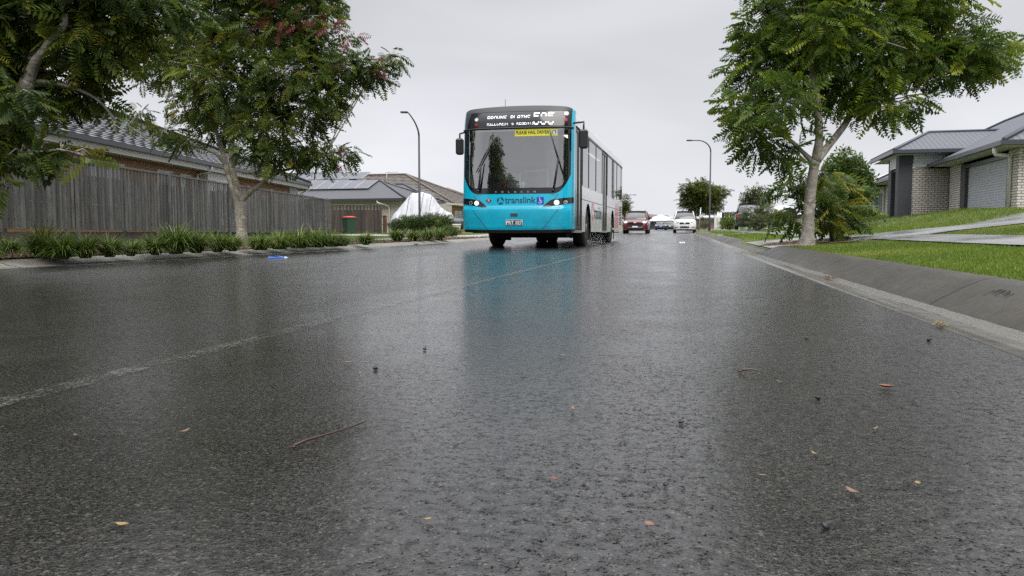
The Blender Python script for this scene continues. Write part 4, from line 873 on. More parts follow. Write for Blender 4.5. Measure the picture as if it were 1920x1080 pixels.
# ---------------------------------------------------------------- cream brick house with garage on the right
def house_right():
    p = at(1904, 435, 24.6); root = empty('garage_house', (p.x, p.y, 0), YAW-R(14.57), 'cream brick house with grey garage door and bluish metal roof', 'house')
    ez = 3.12; g0 = .55; rz = ez+2.6; x1, y1 = 9.6, 21.3
    wt = ez-.17
    w_ = MB(); w_.box(0, 9, 0, .88, g0, wt).box(.0, 9, 6.05, 7.56, g0, wt).box(-1.23, 5, 8.2, 8.5, g0, wt).box(0, 9, 8.5, 20.3, g0, wt).box(.3, 9, .88, 6.05, 3.0-.25, wt).box(.35, 9, 7.56, 8.2, g0, wt)
    w_.build('wall', M['brick_cream'], root)
    MB().box(-.015, .25, .885, .97, g0, 2.86).box(-.015, .25, 5.45, 6.045, g0, 2.86).box(-.01, .25, .975, 5.445, 2.74, 2.86).build('garage_frame', M['gut_grey'], root)
    gd = MB()
    for i in range(22): z0 = .82+i*.0875; gd.box(.10, .15, .98, 5.44, z0+.007, z0+.0875); gd.box(.125, .14, .98, 5.44, z0-.001, z0+.009)
    gd.build('garage_door', mat('grey_garage_door', (.47, .485, .54), .4, noise=(.7, .05)), root)
    d = MB().box(.12, .18, 7.6, 8.18, g0, 2.8).build('door', M['black'], root); MB().tube([(.06, 7.75, 1.9), (.06, 7.75, 2.15)], .018, 6).build('handle', M['steel'], d)
    # portico
    colm = mat('charcoal_render', (.042, .045, .055), .6, noise=(3, .12), bump=(70, .3, .004))
    MB().box(-1.76, -1.24, 8.12, 8.72, g0, 3.46).build('column', colm, root, .01); MB().box(-1.66, -1.14, 10.15, 10.75, g0, 3.46).build('column', colm, root, .01)
    pz = 3.66; pb = MB()
    for k in range(5): z0 = 3.02+k*.115; pb.box(-1.22, .6, 8.14+.0, 8.185, z0, z0+.108); pb.box(-1.72, -1.66, 8.74, 10.13, z0, z0+.108)
    pb.build('weatherboards', mat('white_weatherboard', (.60, .62, .65), .5), root)
    MB().box(-1.95, 1.5, 7.6, 12.6, pz-.17, pz-.15).box(-1.6, 0, 8.52, 10.1, 2.96, 2.98).build('soffit', M['soffit'], root)
    MB().box(-2.15, 2.2, 7.38, 7.5, pz-.14, pz+.0).box(-2.15, -2.05, 7.5, 12.7, pz-.14, pz).build('gutter', M['gut_grey'], root)
    pf = [[(-2.05, 7.5, pz), (3.6, 7.5, pz), (3.6, 10.1, pz+.95), (-.25, 10.1, pz+.95)], [(-2.05, 12.7, pz), (-2.05, 7.5, pz), (-.25, 10.1, pz+.95)], [(3.6, 12.7, pz), (-2.05, 12.7, pz), (-.25, 10.1, pz+.95), (3.6, 10.1, pz+.95)]]
    a = 5.1; mf = [[(-.6, y1, ez), (-.6, -.6, ez), (4.5, 4.5, rz), (4.5, y1-a, rz)], [(-.6, -.6, ez), (x1, -.6, ez), (4.5, 4.5, rz)], [(x1, -.6, ez), (x1, y1, ez), (4.5, y1-a, rz), (4.5, 4.5, rz)], [(x1, y1, ez), (-.6, y1, ez), (4.5, y1-a, rz)]]
    ro = uvface(root, 'roof', pf+mf, M['roof_r'])
    cp = MB(); cp.tube([(-2.05, 7.5, pz+.03), (-.25, 10.1, pz+.97), (3.6, 10.1, pz+.97)], .06, 6).tube([(-2.05, 12.7, pz+.03), (-.25, 10.1, pz+.97)], .06, 6)
    cp.tube([(-.6, y1, ez+.03), (4.5, y1-a, rz+.03), (4.5, 4.5, rz+.03), (-.6, -.6, ez+.03)], .07, 6); cp.build('ridge_caps', M['roof_r'], ro)
    MB().box(-.72, -.6, -.72, y1, ez-.14, ez).box(-.6, x1, -.72, -.6, ez-.14, ez).build('gutter', M['gut_grey'], root)
    MB().box(-.6, 0.0, -.6, 7.55, ez-.16, ez-.145).box(-.6, 0, 8.52, y1, ez-.16, ez-.145).box(0, x1, -.6, 0, ez-.16, ez-.145).build('soffit', M['soffit'], root)
    downpipe(root, [(-.64, .1, ez-.1), (-.64, .1, ez-.30), (-.60, .15, ez-.36), (-.12, .5, ez-.36), (-.06, .55, ez-.42), (-.06, .55, .9)], r=.055)
    window(root, 13, 15, 1.6, 2.7, 0, -1, 'x', frame=M['black'])
    # neighbour beyond, pale rendered
    q = root.matrix_basis.copy(); q = Matrix.Translation(root.location) @ Matrix.Rotation(root.rotation_euler.z, 4, 'Z'); c = q @ Vector((0, 20.9, 0))
    r2 = empty('rendered_house', (c.x, c.y, 0), root.rotation_euler.z, 'pale rendered house with a blue garage door beyond the portico house', 'house'); 
    MB().box(0, 9, 0, .25, g0-.2, 2.85).box(0, 9, 2.6, 4.6, g0-.2, 2.85).box(.6, 9, 4.6, 6.0, g0-.2, 2.85).box(-.4, 9, 6.0, 13, g0-.2, 2.85).box(.1, 9, .25, 2.6, 2.6, 2.85).build('wall', M['offwhite'], r2)
    MB().box(.1, .16, .26, 2.59, g0-.2, 2.6).build('garage_door', mat('blue_garage_door', (.03, .05, .085), .45), r2)
    MB().box(.52, .58, 4.8, 5.7, g0-.2, 2.6).build('door', M['black'], r2)
    pale = mat('pale_metal_roof', (.55, .53, .49), .5)
    uvface(r2, 'roof', [[(-1, 14, 3.0), (-1, -.5, 3.0), (4.5, 5, 5.4), (4.5, 9, 5.4)], [(-1, -.5, 3.0), (10, -.5, 3.0), (4.5, 5, 5.4)], [(10, 14, 3.0), (-1, 14, 3.0), (4.5, 9, 5.4)]], pale)
    MB().box(-1.12, -1, -.6, 14, 2.87, 3.01).box(-1, 10, -.62, -.5, 2.87, 3.01).build('gutter', M['gut_grey'], r2); MB().box(-1, 0, -.5, 14, 2.853, 2.868).build('soffit', M['soffit'], r2)
house_right()

# ---------------------------------------------------------------- far houses and walls
def far_box(name, label, cat, u0, u1, vt, vb, d, depth, wm, roofm=None, rise=0, over=.3, extra=None):
    p = at((u0+u1)/2, 435, d); wd = (u1-u0)/F*d; zb = min(CAMH+(435-vb)/F*d, H(p.x, p.y))-.1; zt = CAMH+(435-vt)/F*d
    root = empty(name, (p.x, p.y, 0), YAW, label, cat); MB().box(-wd/2, wd/2, 0, depth, zb, zt).build('wall', wm, root)
    if roofm: 
        h = wd/2+over; q = min(depth/2+over, h*.95); y0, y1 = -over, depth+over; ro = [[(-h, y0, zt), (h, y0, zt), (h-q, y0+q, zt+rise), (-h+q, y0+q, zt+rise)], [(h, y0, zt), (h, y1, zt), (h-q, y0+q, zt+rise)], [(-h, y1, zt), (-h, y0, zt), (-h+q, y0+q, zt+rise)], [(h, y1, zt), (-h, y1, zt), (-h+q, y0+q, zt+rise), (h-q, y0+q, zt+rise)]]
        uvface(root, 'roof', ro, roofm); MB().box(-h, h, y0-.1, y0, zt-.14, zt).build('gutter', M['fascia'], root)
    if extra: extra(root, wd, zb, zt)
    return root
palehd = mat('pale_blue_roof', (.50, .56, .60), .4)
def ex1(root, wd, zb, zt):
    for k in range(3): window(root, -wd/2+.6+k*2.4, -wd/2+2.2+k*2.4, zb+1.2, zb+2.3, 0, -1, 'y')
far_box('far_house', 'distant house with a white roof and reddish wall right of the far lamp post', 'house', 1311, 1368, 407, 430, 100, 8, mat('red_brown_wall', (.22, .13, .11), .7, noise=(1, .3)), mat('white_roof', (.66, .68, .72), .4), .9, .5, ex1)
far_box('far_shed', 'distant shelter with a pale blue hipped roof above the blue car', 'shelter', 1222, 1262, 414, 431, 165, 12, mat('painted_carport_shade', (.07, .07, .075), .8), palehd, 1.3, .8)  # solid wall coloured dark to stand for the shade under the carport roof
far_box('far_shed', 'distant low building with a long dark flat roof left of the pale blue shelter', 'building', 1195, 1246, 405, 431, 200, 10, mat('green_brown_wall', (.16, .17, .07), .8, noise=(.4, .4)), mat('brown_roof', (.09, .07, .06), .5), .5, .8)
def slatfence(name, label, u0, u1, vt, vb, d, mt, cat='fence', step=.16):
    p = at((u0+u1)/2, 435, d); wd = (u1-u0)/F*d; zb = min(CAMH+(435-vb)/F*d, H(p.x, p.y)); zt = CAMH+(435-vt)/F*d; root = empty(name, (p.x, p.y, zb), YAW, label, cat); mb = MB()
    for i in range(int(wd/step)): x = -wd/2+i*step; mb.box(x, x+step*.72, 0, .03, .05, zt-zb)
    mb.build('slats', mt, root); MB().box(-wd/2, wd/2, .03, .07, .3, .38).box(-wd/2, wd/2, .03, .07, zt-zb-.3, zt-zb-.22).build('rail', mt, root)
    for x in (-wd/2-.05, wd/2): MB().box(x, x+.09, -.02, .08, -.05, zt-zb+.05).build('post', mt, root)
slatfence('white_fence', 'short white upright slat fence beside the far red brown wall', 1340, 1353, 404, 428, 90, M['white'])
slatfence('black_gate', 'tall black slatted gate left of the dark parked car', 1354, 1377, 399, 428, 72, M['black'], 'gate', .22)
far_box('far_house', 'distant house with a low pale roof behind the drooping young tree', 'house', 1437, 1520, 402, 430, 80, 9, M['offwhite'], mat('light_grey_roof', (.45, .45, .47), .5), 1.0, .5)
# far-off vegetation that closes the view along the horizon
def far_mass():
    B = []
    r = random.Random(9)
    for i in range(80):
        u = -300+i*32; p = at(u, 435, 260+r.uniform(-15, 15)); p.z = H(p.x, p.y)+1.2; B.append((p, (5.5, 3, r.uniform(1.5, 3.2))))
    o = leafmass('far_trees', B, 5200, SI[:2], 1.7, M['leaf_far'], None, Vector((0, 0, 0)), .1, 3, .4, -.1, .3); tag(o, 'continuous line of low far-off trees along the horizon', 'trees', kind='stuff')
far_mass()

# ---------------------------------------------------------------- lamp posts and poles
def lamp(u, d, vtop, arm, label, head='led', r0=.085, group='street lamps'):
    b = at(u, 435, d); b.z = H(b.x, b.y)-.02; ht = CAMH+(435-vtop)/F*d-b.z; root = empty('street_lamp', b, YAW, label, 'street lamp', group)
    MB().tube([(0, 0, 0), (0, 0, .02), (0, 0, .9), (0, 0, .95), (0, 0, ht-arm[1])], [r0*1.1, r0*1.1, r0, r0*.8, r0*.62], 12).build('pole', M['post'], root)
    A = []
    for i in range(9):
        t = i/8; th = t*PI/2; A.append((arm[0]*.55*(1-math.cos(th)) if arm[2] else arm[0]*(t**1.6), 0, ht-arm[1]+arm[1]*(math.sin(th) if arm[2] else t*(1-.12*t))))
    if arm[2]: A.append((arm[0]*.8, 0, ht))
    MB().tube(A, [r0*.62-(r0*.22)*i/len(A) for i in range(len(A))], 10).build('arm', M['post'], root)
    e = A[-1]; s = 1 if arm[0] > 0 else -1; hd = MB().rbox(min(e[0], e[0]+s*.42), max(e[0], e[0]+s*.42), -.11, .11, e[2]-.05, e[2]+.05, .025).build('lamp_head', M['post'], root)
    MB().box(min(e[0]+s*.12, e[0]+s*.38), max(e[0]+s*.12, e[0]+s*.38), -.08, .08, e[2]-.056, e[2]-.051).build('lens', M['lampoff'], hd); return root
lamp(787, 46, 208, (-.62, 1.5, False), 'street lamp with a short curved arm rising from the hedge left of the bus')
lamp(1330, 62, 265.5, (-1.8, .85, True), 'street lamp with a long horizontal arm on the right verge')
lamp(1356, 150, 372, (-1.6, .8, True), 'very distant slim street lamp behind the black gate', r0=.07)
lamp(1160, 118, 366, (2.6, .8, True), 'distant street lamp with its arm just clearing the rear of the bus', r0=.08)
def pole(name, label, u, v, d, h, lean, r, mt, cat='pole'):
    b = at(u, v, d); b.z = H(b.x, b.y); root = empty(name, b, YAW, label, cat); MB().tube([(0, 0, -.05), (lean*.5, 0, h*.5), (lean, 0, h)], r, 8).build('pole', mt, root); MB().lathe([(r*1.3, 0), (r*1.3, .03), (0, .05)], (lean, 0, h-.02), (0, 0, 1), 8).build('cap', mt, root); return root
pole('bare_pole', 'thin pale bare pole leaning slightly beside the far round tree', 1310, 429, 70, 2.0, .16, .05, M['steel'])
# ---------------------------------------------------------------- bin
def bin_():
    b = at(655, 438, 45.2); b.z = H(b.x, b.y); root = empty('wheelie_bin', b, YAW+R(38), 'dark green wheelie bin with a red lid standing on the lawn', 'bin'); g = mat('green_bin_plastic', (.035, .075, .055), .42, noise=(2, .1))
    mb = MB(); h = .93
    def sec(z, w_, dp): return [(-w_, -dp, z), (w_, -dp, z), (w_, dp, z), (-w_, dp, z)]
    S_ = [sec(.05, .22, .26), sec(.2, .23, .27), sec(h-.1, .285, .345), sec(h-.095, .30, .36), sec(h, .305, .365)]; vs = [p for s in S_ for p in s]; fs = [(3, 2, 1, 0)]+[(i*4+k, i*4+(k+1) % 4, i*4+4+(k+1) % 4, i*4+4+k) for i in range(4) for k in range(4)]
    mb.add(vs, fs); mb.build('body', g, root, .012)
    lid = MB(); lid.grid(lambda s, t: (lerp(-.315, .315, s), lerp(-.39, .37, t), h+.008+.065*math.sin(PI*s)**.5*math.sin(PI*t)**.4), 8, 8); lid.box(-.315, .315, -.39, .37, h-.03, h+.008); lid.build('lid', mat('red_bin_lid', (.42, .035, .03), .4), root)
    MB().tube([(-.22, .36, h-.04), (-.22, .45, h-.02), (.22, .45, h-.02), (.22, .36, h-.04)], .015, 8).build('handle', M['black'], root)
    for s in (-1, 1):
        w_ = MB().lathe([(0, -.025), (.085, -.025), (.10, -.01), (.10, .015), (.085, .028), (0, .028)], (s*.255, .27, .10), (1, 0, 0), 18).build('wheel', M['rubber'], root); MB().lathe([(0, .03), (.04, .03), (.04, .034), (0, .036)], (s*.255, .27, .10), (1, 0, 0), 12).build('hub', M['black'], w_)
bin_()
# ---------------------------------------------------------------- covered boat
def boat():
    d = 48.0; c = at(791, 435, d); c.z = H(c.x, c.y); root = empty('covered_boat', c, YAW, 'boat on a trailer under a tied white tarpaulin, outboard at its left end', 'boat')
    x = lambda u: (u-791)/F*d
    zz = lambda v: CAMH+(435-v)/F*d-c.z
    top = [(733, 412), (737, 404), (748, 391), (760, 378), (768, 367), (774, 362.5), (790, 361), (800, 363), (808, 366), (818, 374), (826, 388), (838, 397), (847, 401), (851, 406)]; tp = [(x(u), zz(v)) for u, v in top]
    gun = lambda s: pw(s, [(x(733), zz(418)), (x(760), zz(415)), (x(830), zz(414)), (x(851), zz(408))])
    hw = lambda s: pw(s, [(x(733), .35), (x(745), .82), (x(775), .95), (x(815), .85), (x(838), .5), (x(851), .06)])
    drop = lambda s: pw(s, [(x(733), .1), (x(760), .22), (x(845), .28), (x(851), .1)])
    def fn(a, b):
        s = lerp(x(733), x(851), a); t = pw(s, tp); g = gun(s); w_ = hw(s); k = b*2-1; q = abs(k); sg = 1 if k > 0 else -1
        wr = .022*math.sin(s*5+q*3)+.016*math.sin(s*11-q*4+1)+.010*math.sin(s*19+q*7)
        if q < .75: r = q/.75; z = lerp(t, g, r**1.25); y = sg*w_*r**.9
        else: r = (q-.75)/.25; z = g-drop(s)*r; y = sg*w_*(1-.06*r)
        return (s+wr*.3, y+sg*wr, z+wr*.6)
    cv = MB().grid(fn, 150, 60).build('cover', M['cover'], root)
    for uu in (762, 788, 803, 826):
        pts = []
        for i in range(23): q = fn((uu+i*.35-733)/118, i/44*1.0); pts.append((q[0], q[1]-.012, q[2]+.008))
        MB().tube(pts, .014, 5).build('strap', M['strap'], root)
    hull = MB(); hull.grid(lambda a, b: (lerp(x(745), x(846), a), math.cos(PI*b)*hw(lerp(x(745), x(846), a))*.9, lerp(gun(lerp(x(745), x(846), a))-.1, .45+.35*max(0, a-.7), math.sin(PI*b))), 20, 12); hull.build('hull', M['white'], root)
    om = MB().rbox(x(741), x(756), -.22, .2, zz(417), zz(401), .06).rbox(x(744), x(754), -.1, .1, zz(428), zz(416), .03); o = om.build('outboard_motor', mat('dark_outboard', (.03, .035, .05), .3, coat=.3), root)
    MB().box(x(742), x(755), -.223, -.221, zz(410), zz(408)).build('stripe', M['steel'], o)
    tr = MB().box(x(755), x(862), -.05, .05, .38, .46); [tr.box(x(q), x(q)+.06, -.75, .75, .36, .42) for q in (765, 790, 820)]; tr.build('trailer', M['steel'], root)
    for s in (-1, 1): 
        w_ = MB().lathe([(.12, -.08), (.27, -.08), (.30, -.04), (.30, .04), (.27, .08), (.12, .08)], (x(783), s*.85, .30), (0, 1, 0), 22).build('wheel', M['rubber'], root); MB().lathe([(0, -.07), (.15, -.07), (.16, 0), (.15, .07), (0, .07)], (x(783), s*.85, .30), (0, 1, 0), 16).build('rim', M['steel'], w_)
boat()
def pillar():
    b = at(856, 438, 42); b.z = H(b.x, b.y); root = empty('letterbox_pillar', b, YAW+.2, 'small pale stone letterbox pillar beside the hedge and the bus', 'letterbox')
    MB().box(-.19, .19, -.16, .16, -.05, .50).build('pillar', M['brick_pale'], root, .01); MB().rbox(-.22, .22, -.19, .19, .50, .56, .012).build('cap', M['offwhite'], root); MB().box(-.12, .12, -.165, -.161, .34, .38).build('slot', M['black'], root)
pillar()
def greenbox():
    b = at(1393, 428, 62); b.z = H(b.x, b.y); root = empty('service_box', b, YAW, 'small green utility box on the verge beside the dark parked car', 'utility box'); g = mat('green_box_paint', (.12, .22, .17), .5)
    MB().rbox(-.16, .16, -.14, .14, 0, .32, .02).build('body', g, root); MB().rbox(-.18, .18, -.16, .16, .32, .36, .01).build('lid', g, root)
greenbox()
def log():
    a = at(1568, 451, 15.2); b = at(1592, 449.5, 15.3)
    a = hit(1548, 452.5); b = hit(1592, 450.5); o = MB().tube([a+Vector((0, 0, .03)), a.lerp(b, .5)+Vector((0, 0, .035)), b+Vector((0, 0, .035))], [.035, .042, .038], 9).build('timber_edging', M['bark_d']); tag(o, 'short dark round timber lying on the mulch right of the trunk', 'garden edging')
log()
# ================================================================ the bus.  Local axes: x to the right of the picture, y towards its rear, z up
BW = 1.25; BL = 12.4
def plan(x): 
    q = min(1, abs(x)/BW)**3.2; return .42*(1-max(0, 1-q)**(1/3.2))
def pz_(z):
    if z < .5: return .05+.10*((.5-z)/.15)**2*.5+.0
    if z < .86: return .05-.03*math.sin((z-.5)/.36*PI/2)
    if z < .92: return .02+.035*(z-.86)/.06
    if z < 2.55: return .055+.10*(z-.92)/1.63
    return .155+.06*(z-2.55)+.28*((z-2.55)/.55)**2*.55
def yf(x, z): return plan(x)+pz_(z)
def s2x(s): return BW*math.sin(abs(s)*PI/2)**.9*(1 if s > 0 else -1)
def x2s(x): return math.asin(min(1, abs(x)/BW)**(1/.9))/(PI/2)*(1 if x > 0 else -1)
def patch(x0, x1, flo, fhi, off=0, nx=24, nz=10):
    s0, s1 = x2s(x0), x2s(x1)
    def fn(a, b):
        x = s2x(lerp(s0, s1, a)); x = min(max(x, min(x0, x1)), max(x0, x1)); lo = flo(x) if callable(flo) else flo; hi = fhi(x) if callable(fhi) else fhi; z = lerp(lo, hi, b); return (x*(1+off*.15), yf(x, z)-off, z)
    return MB().grid(fn, nx, nz)
def disc(xc, zc, r, off, n=20):
    mb = MB(); vs = [(xc, yf(xc, zc)-off, zc)]+[(xc+r*math.cos(2*PI*k/n), yf(xc+r*math.cos(2*PI*k/n), zc+r*math.sin(2*PI*k/n))-off, zc+r*math.sin(2*PI*k/n)) for k in range(n)]
    return mb.add(vs, [(0, 1+(k+1) % n, 1+k) for k in range(n)])
def ring(xc, zc, r0, r1, off, n=24, a0=0, a1=2*PI):
    mb = MB(); vs = []; fs = []
    for k in range(n+1):
        t = lerp(a0, a1, k/n)
        for r in (r0, r1): x, z = xc+r*math.cos(t), zc+r*math.sin(t); vs.append((x, yf(x, z)-off, z))
        if k: b = 2*k; fs.append((b-2, b-1, b+1, b))
    return mb.add(vs, fs)
def letters(txt, xc, zc, size, off, sx=1.0, bold=0, spacing=1.0, fn=None):
    vs, fs = text_geo(txt, size, sx, bold, spacing); fn = fn or (lambda a, b: (xc+a, yf(xc+a, zc+b)-off, zc+b)); return MB().add([fn(a, b) for a, b in vs], fs)
def ztop(x): return 3.06+.05*(1-(x/1.25)**2)-.06*max(0, (abs(x)-1.05)/.2)**2
def zbot(x): return .40+.015*(x/1.25)**2
def zsurr(x): 
    q = max(0, abs(x)-.80); return 1.185+.42*(q/.40)**2.6
def zglass(x):
    q = max(0, abs(x)-.86); return 1.315+.33*(q/.30)**3
px2x = lambda u: (u-964.8)/84.8
px2z = lambda v: CAMH+(435-v)/85.0
G5 = {'A': '01110100011000111111100011000110001', 'B': '11110100011000111110100011000111110', 'C': '01110100011000010000100001000101110', 'D': '11110100011000110001100011000111110', 'E': '11111100001000011110100001000011111', 'G': '01110100011000010111100011000101111', 'H': '10001100011000111111100011000110001', 'I': '11111001000010000100001000010011111', 'K': '10001100101010011000101001001010001', 'L': '10000100001000010000100001000011111', 'N': '10001110011010110011100011000110001', 'O': '01110100011000110001100011000101110', 'P': '11110100011000111110100001000010000', 'R': '11110100011000111110101001001010001', 'S': '01111100001000001110000010000111110', 'T': '11111001000010000100001000010000100', 'W': '10001100011000110101101011101110001', 'Y': '10001010100010000100001000010000100', '&': '01100100101010001000101011001001101', '5': '11111100001111000001000011000101110', '0': '01110100011000110001100011000101110'}
def dots(txt, x0, z0, pitch, rows, off, adv=6, zp=None, wide=1.0):
    mb = MB(); zp = zp or pitch; x = x0
    for ch in txt:
        g = G5.get(ch)
        if g:
            for r in rows:
                for c in range(5):
                    if g[r*5+c] == '1': xx = x+c*pitch; zz = z0-r*zp; y = yf(xx, zz)-off; mb.quad((xx, y, zz), (xx+pitch*.93*wide, y, zz), (xx+pitch*.93*wide, y, zz+zp*.9), (xx, y, zz+zp*.9))
        x += pitch*adv
    return mb
def bus():
    c = at(963.5, 435, 17.45); root = empty('city_bus', (c.x, c.y, zr(c.y)-.0), YAW-math.atan(325/F)-.010, 'turquoise fronted white city bus driving towards the viewer with lit headlights', 'bus')
    # ---- front shell
    t = patch(-BW, BW, zbot, lambda x: min(zsurr(x), 9) if abs(x) < 1.2 else 1.6, 0, 60, 24)
    for s in (-1, 1): 
        a, b = (1.195, BW) if s > 0 else (-BW, -1.195); t2 = patch(a, b, 1.55, ztop, 0, 10, 20); t.add(t2.v, t2.f, True)
    for s in (-1, 1):       # corner panels running back to the body side
        t.grid(lambda a, b: (s*BW, lerp(.42+pz_(lerp(.415, 3.0, b)), .66 if s > 0 else .9, a), lerp(.415, 3.0, b)), 2, 24)
    sh = t.build('front_shell', M['teal'], root)
    gap = MB()
    for s in (-1, 1):
        for (xa, za, xb, zb) in ((.95, 1.18, .84, 1.0), (.62+.38, .90, .62, .42)):
            P = [(s*lerp(xa, xb, k/8), lerp(za, zb, k/8)) for k in range(9)]
            for (p, q), (p2, q2) in zip(P, P[1:]): gap.quad((p-.006, yf(p, q)-.003, q), (p+.006, yf(p, q)-.003, q), (p2+.006, yf(p2, q2)-.003, q2), (p2-.006, yf(p2, q2)-.003, q2))
    for k in range(40):
        xa, xb = lerp(-1.0, 1.0, k/40), lerp(-1.0, 1.0, (k+1)/40); gap.quad((xa, yf(xa, .888)-.003, .883), (xb, yf(xb, .888)-.003, .883), (xb, yf(xb, .893)-.003, .890), (xa, yf(xa, .893)-.003, .890))
    gap.build('panel_gap', M['navy'], sh)
    lip = patch(-1.22, 1.22, lambda x: .33+.02*(x/1.2)**2, lambda x: zbot(x)+.004, -.03, 40, 3).build('lower_lip', M['black'], root)
    sur = patch(-1.2, 1.2, zsurr, lambda x: max(zglass(x), zsurr(x)+.01), .003, 50, 5)
    for s in (-1, 1): 
        a, b = sorted((s*1.13, s*1.2)); q = patch(a, b, lambda x: zglass(x) if abs(x) < 1.16 else max(zglass(x), zsurr(x)), 2.64, .003, 6, 12); sur.add(q.v, q.f, True)
    q = patch(-1.2, 1.2, 2.60, 2.645, .012, 50, 2); sur.add(q.v, q.f, True)
    q = patch(-1.2, 1.2, 2.99, lambda x: ztop(x)+.004, .003, 50, 3); sur.add(q.v, q.f, True)
    for s in (-1, 1): a, b = sorted((s*1.06, s*1.2)); q = patch(a, b, 2.645, 2.99, .003, 5, 4); sur.add(q.v, q.f, True)
    su = sur.build('windscreen_surround', M['blackgloss'], root)
    hdr = patch(-1.19, 1.19, 2.985, lambda x: ztop(x)+.006, .006, 50, 4).build('header_panel', mat('dark_grey_panel', (.035, .037, .042), .4), root)
    patch(-1.135, 1.135, zglass, 2.605, -.004, 40, 14).build('windscreen', M['screen'], root)
    dg = patch(-1.065, 1.065, 2.645, 2.99, -.001, 40, 6).build('destination_display', mat('dark_display_glass', (.020, .023, .028), .08, spec=.7), root)
    bar = MB().tube([(x, yf(x, 2.60)-.02, 2.60+.012) for x in [s2x(-1+k/20) for k in range(2, 39)]], .018, 8).build('wiper_rail', M['black'], root)
    # lit lettering, its middle rows dark as the camera's shutter caught it
    x0 = px2x(910); d1 = dots('BROWNS PLAINS', x0, px2z(221.4)-.012, .0125, (0, 1, 2, 3), .006, 6, .0155); d2 = dots('HILLCREST & REGENTS', x0, px2z(233)+.0, .0093, (3, 4, 5, 6), .006, 6, .0125)
    d1.v += []; d1.add(d2.v, d2.f); d3 = dots('505', px2x(998), px2z(219.5), .026, (0, 1, 2), .006, 6, .030, 1.08); d1.add(d3.v, d3.f); d3 = dots('505', px2x(998), px2z(240)+.21, .026, (5, 6), .006, 6, .035, 1.08); d1.add(d3.v, d3.f)
    d1.build('lit_text', M['led'], dg)
    for u, v, r in ((888, 226.5, .046), (1057.5, 219, .046)):
        m_ = disc(px2x(u), px2z(v), r, .008).build('marker_lamp', M['lampoff'], root); disc(px2x(u), px2z(v), r*.45, .010).build('bulb', M['marker'], m_)
    for u, v in ((888.5, 236.5), (1056.5, 231)):
        x, z = px2x(u), px2z(v); patch(x-.036, x+.036, z-.032, z+.034, .008, 4, 3).build('reflector', M['redlens'], root)
    # yellow sign
    sx0, sx1 = px2x(964), px2x(1042.5); sg = patch(sx0, sx1, 2.430, 2.588, .004, 16, 3).build('hail_sign', M['yellow'], root)
    letters('PLEASE HAIL DRIVER', (sx0+px2x(1029))/2, 2.507, .100, .008, .80, .0022).build('sign_lettering', M['black'], sg)
    hx = px2x(1036.5); disc(hx, 2.510, .060, .006).build('badge', M['navy'], sg); ring(hx, 2.510, .045, .054, .008).build('badge_ring', M['signwhite'], sg)
    hand = MB()
    for k, (dx, z1) in enumerate(((-.020, .014), (-.009, .026), (.002, .029), (.013, .020))): x = hx+dx; hand.quad((x-.0042, yf(x, 2.51)-.009, 2.50), (x+.0042, yf(x, 2.51)-.009, 2.50), (x+.0042, yf(x, 2.51)-.009, 2.510+z1), (x-.0042, yf(x, 2.51)-.009, 2.510+z1))
    hand.quad((hx-.024, yf(hx, 2.50)-.009, 2.475), (hx+.018, yf(hx, 2.50)-.009, 2.475), (hx+.018, yf(hx, 2.50)-.009, 2.503), (hx-.024, yf(hx, 2.50)-.009, 2.503)); hand.build('hand_symbol', M['signwhite'], sg)
    # headlamp clusters
    def cl_lo(s): return lambda x: pw(abs(x), [(.62, .905), (.74, .90), (1.25, .985)])
    for s in (-1, 1):
        hi = lambda x: pw(abs(x), [(.62, .907), (.80, 1.055), (1.0, 1.082), (1.25, 1.11)]); a, b = sorted((s*.62, s*1.249)); cl = patch(a, b, cl_lo(s), hi, .006, 26, 5).build('headlamp_cluster', M['blackgloss'], root)
        if s < 0: xs_ = (px2x(891.5), px2x(879.5)); 
        else: xs_ = (px2x(1043), px2x(1058.5))
        h = disc(xs_[0], .99, .062, .011).build('headlight', M['chrome'], cl); disc(xs_[0], .99, .048, .014).build('bulb', M['lampon'], h)
        h = disc(xs_[1], .998, .044, .011).build('headlight', M['lampoff'], cl); disc(xs_[1], .998, .03, .014).build('lens', M['chrome'], h)
    # badges and writing
    x, z = px2x(915.5), px2z(379); 
    def diamond(r, q, off): return MB().add([(x+a, yf(x+a, z+b)-off, z+b) for a, b in ((-r, 0), (0, -q), (r, 0), (0, q))], [(0, 1, 2, 3)])
    b_ = diamond(.088, .066, .004).build('maker_badge', M['steel'], root); diamond(.074, .054, .006).build('badge_field', mat('dark_badge', (.05, .05, .06), .4), b_)
    e_ = ring(x, z-.003, .014, .020, .008, 16); e_.quad((x-.018, yf(x, z)-.008, z+.012), (x+.018, yf(x, z)-.008, z+.012), (x+.018, yf(x, z)-.008, z+.026), (x-.018, yf(x, z)-.008, z+.026)); e_.build('badge_symbol', M['signwhite'], b_)
    def swirl(xc, zc, r, f=None, mt=M['navy']):
        mb = MB()
        for k in range(3):
            a0 = PI/2+.35+k*2*PI/3; vs = []; fs = []; n = 12
            for i in range(n+1):
                t = i/n; th = a0+t*1.75; ro = r; ri = r*(.98-.62*math.sin(PI*t*.9+.12)**.8)
                for rr in (ri, ro): vs.append((xc+rr*math.cos(th), zc+rr*math.sin(th)))
                if i: q = 2*i; fs.append((q-2, q-1, q+1, q))
            mb.add([(f or (lambda a, b: (a, yf(a, b)-.004, b)))(a, b) for a, b in vs], fs)
        return mb
    swirl(px2x(938), px2z(379.2), .082).build('operator_logo', M['navy'], root)
    letters('translink', px2x(975.3), px2z(378.6), .200, .004, .98, .0035).build('operator_name', M['navy'], root)
    x, z = px2x(1013), px2z(379.5); w_ = patch(x-.078, x+.078, z-.078, z+.078, .004, 5, 5).build('wheelchair_sign', M['blue'], root)
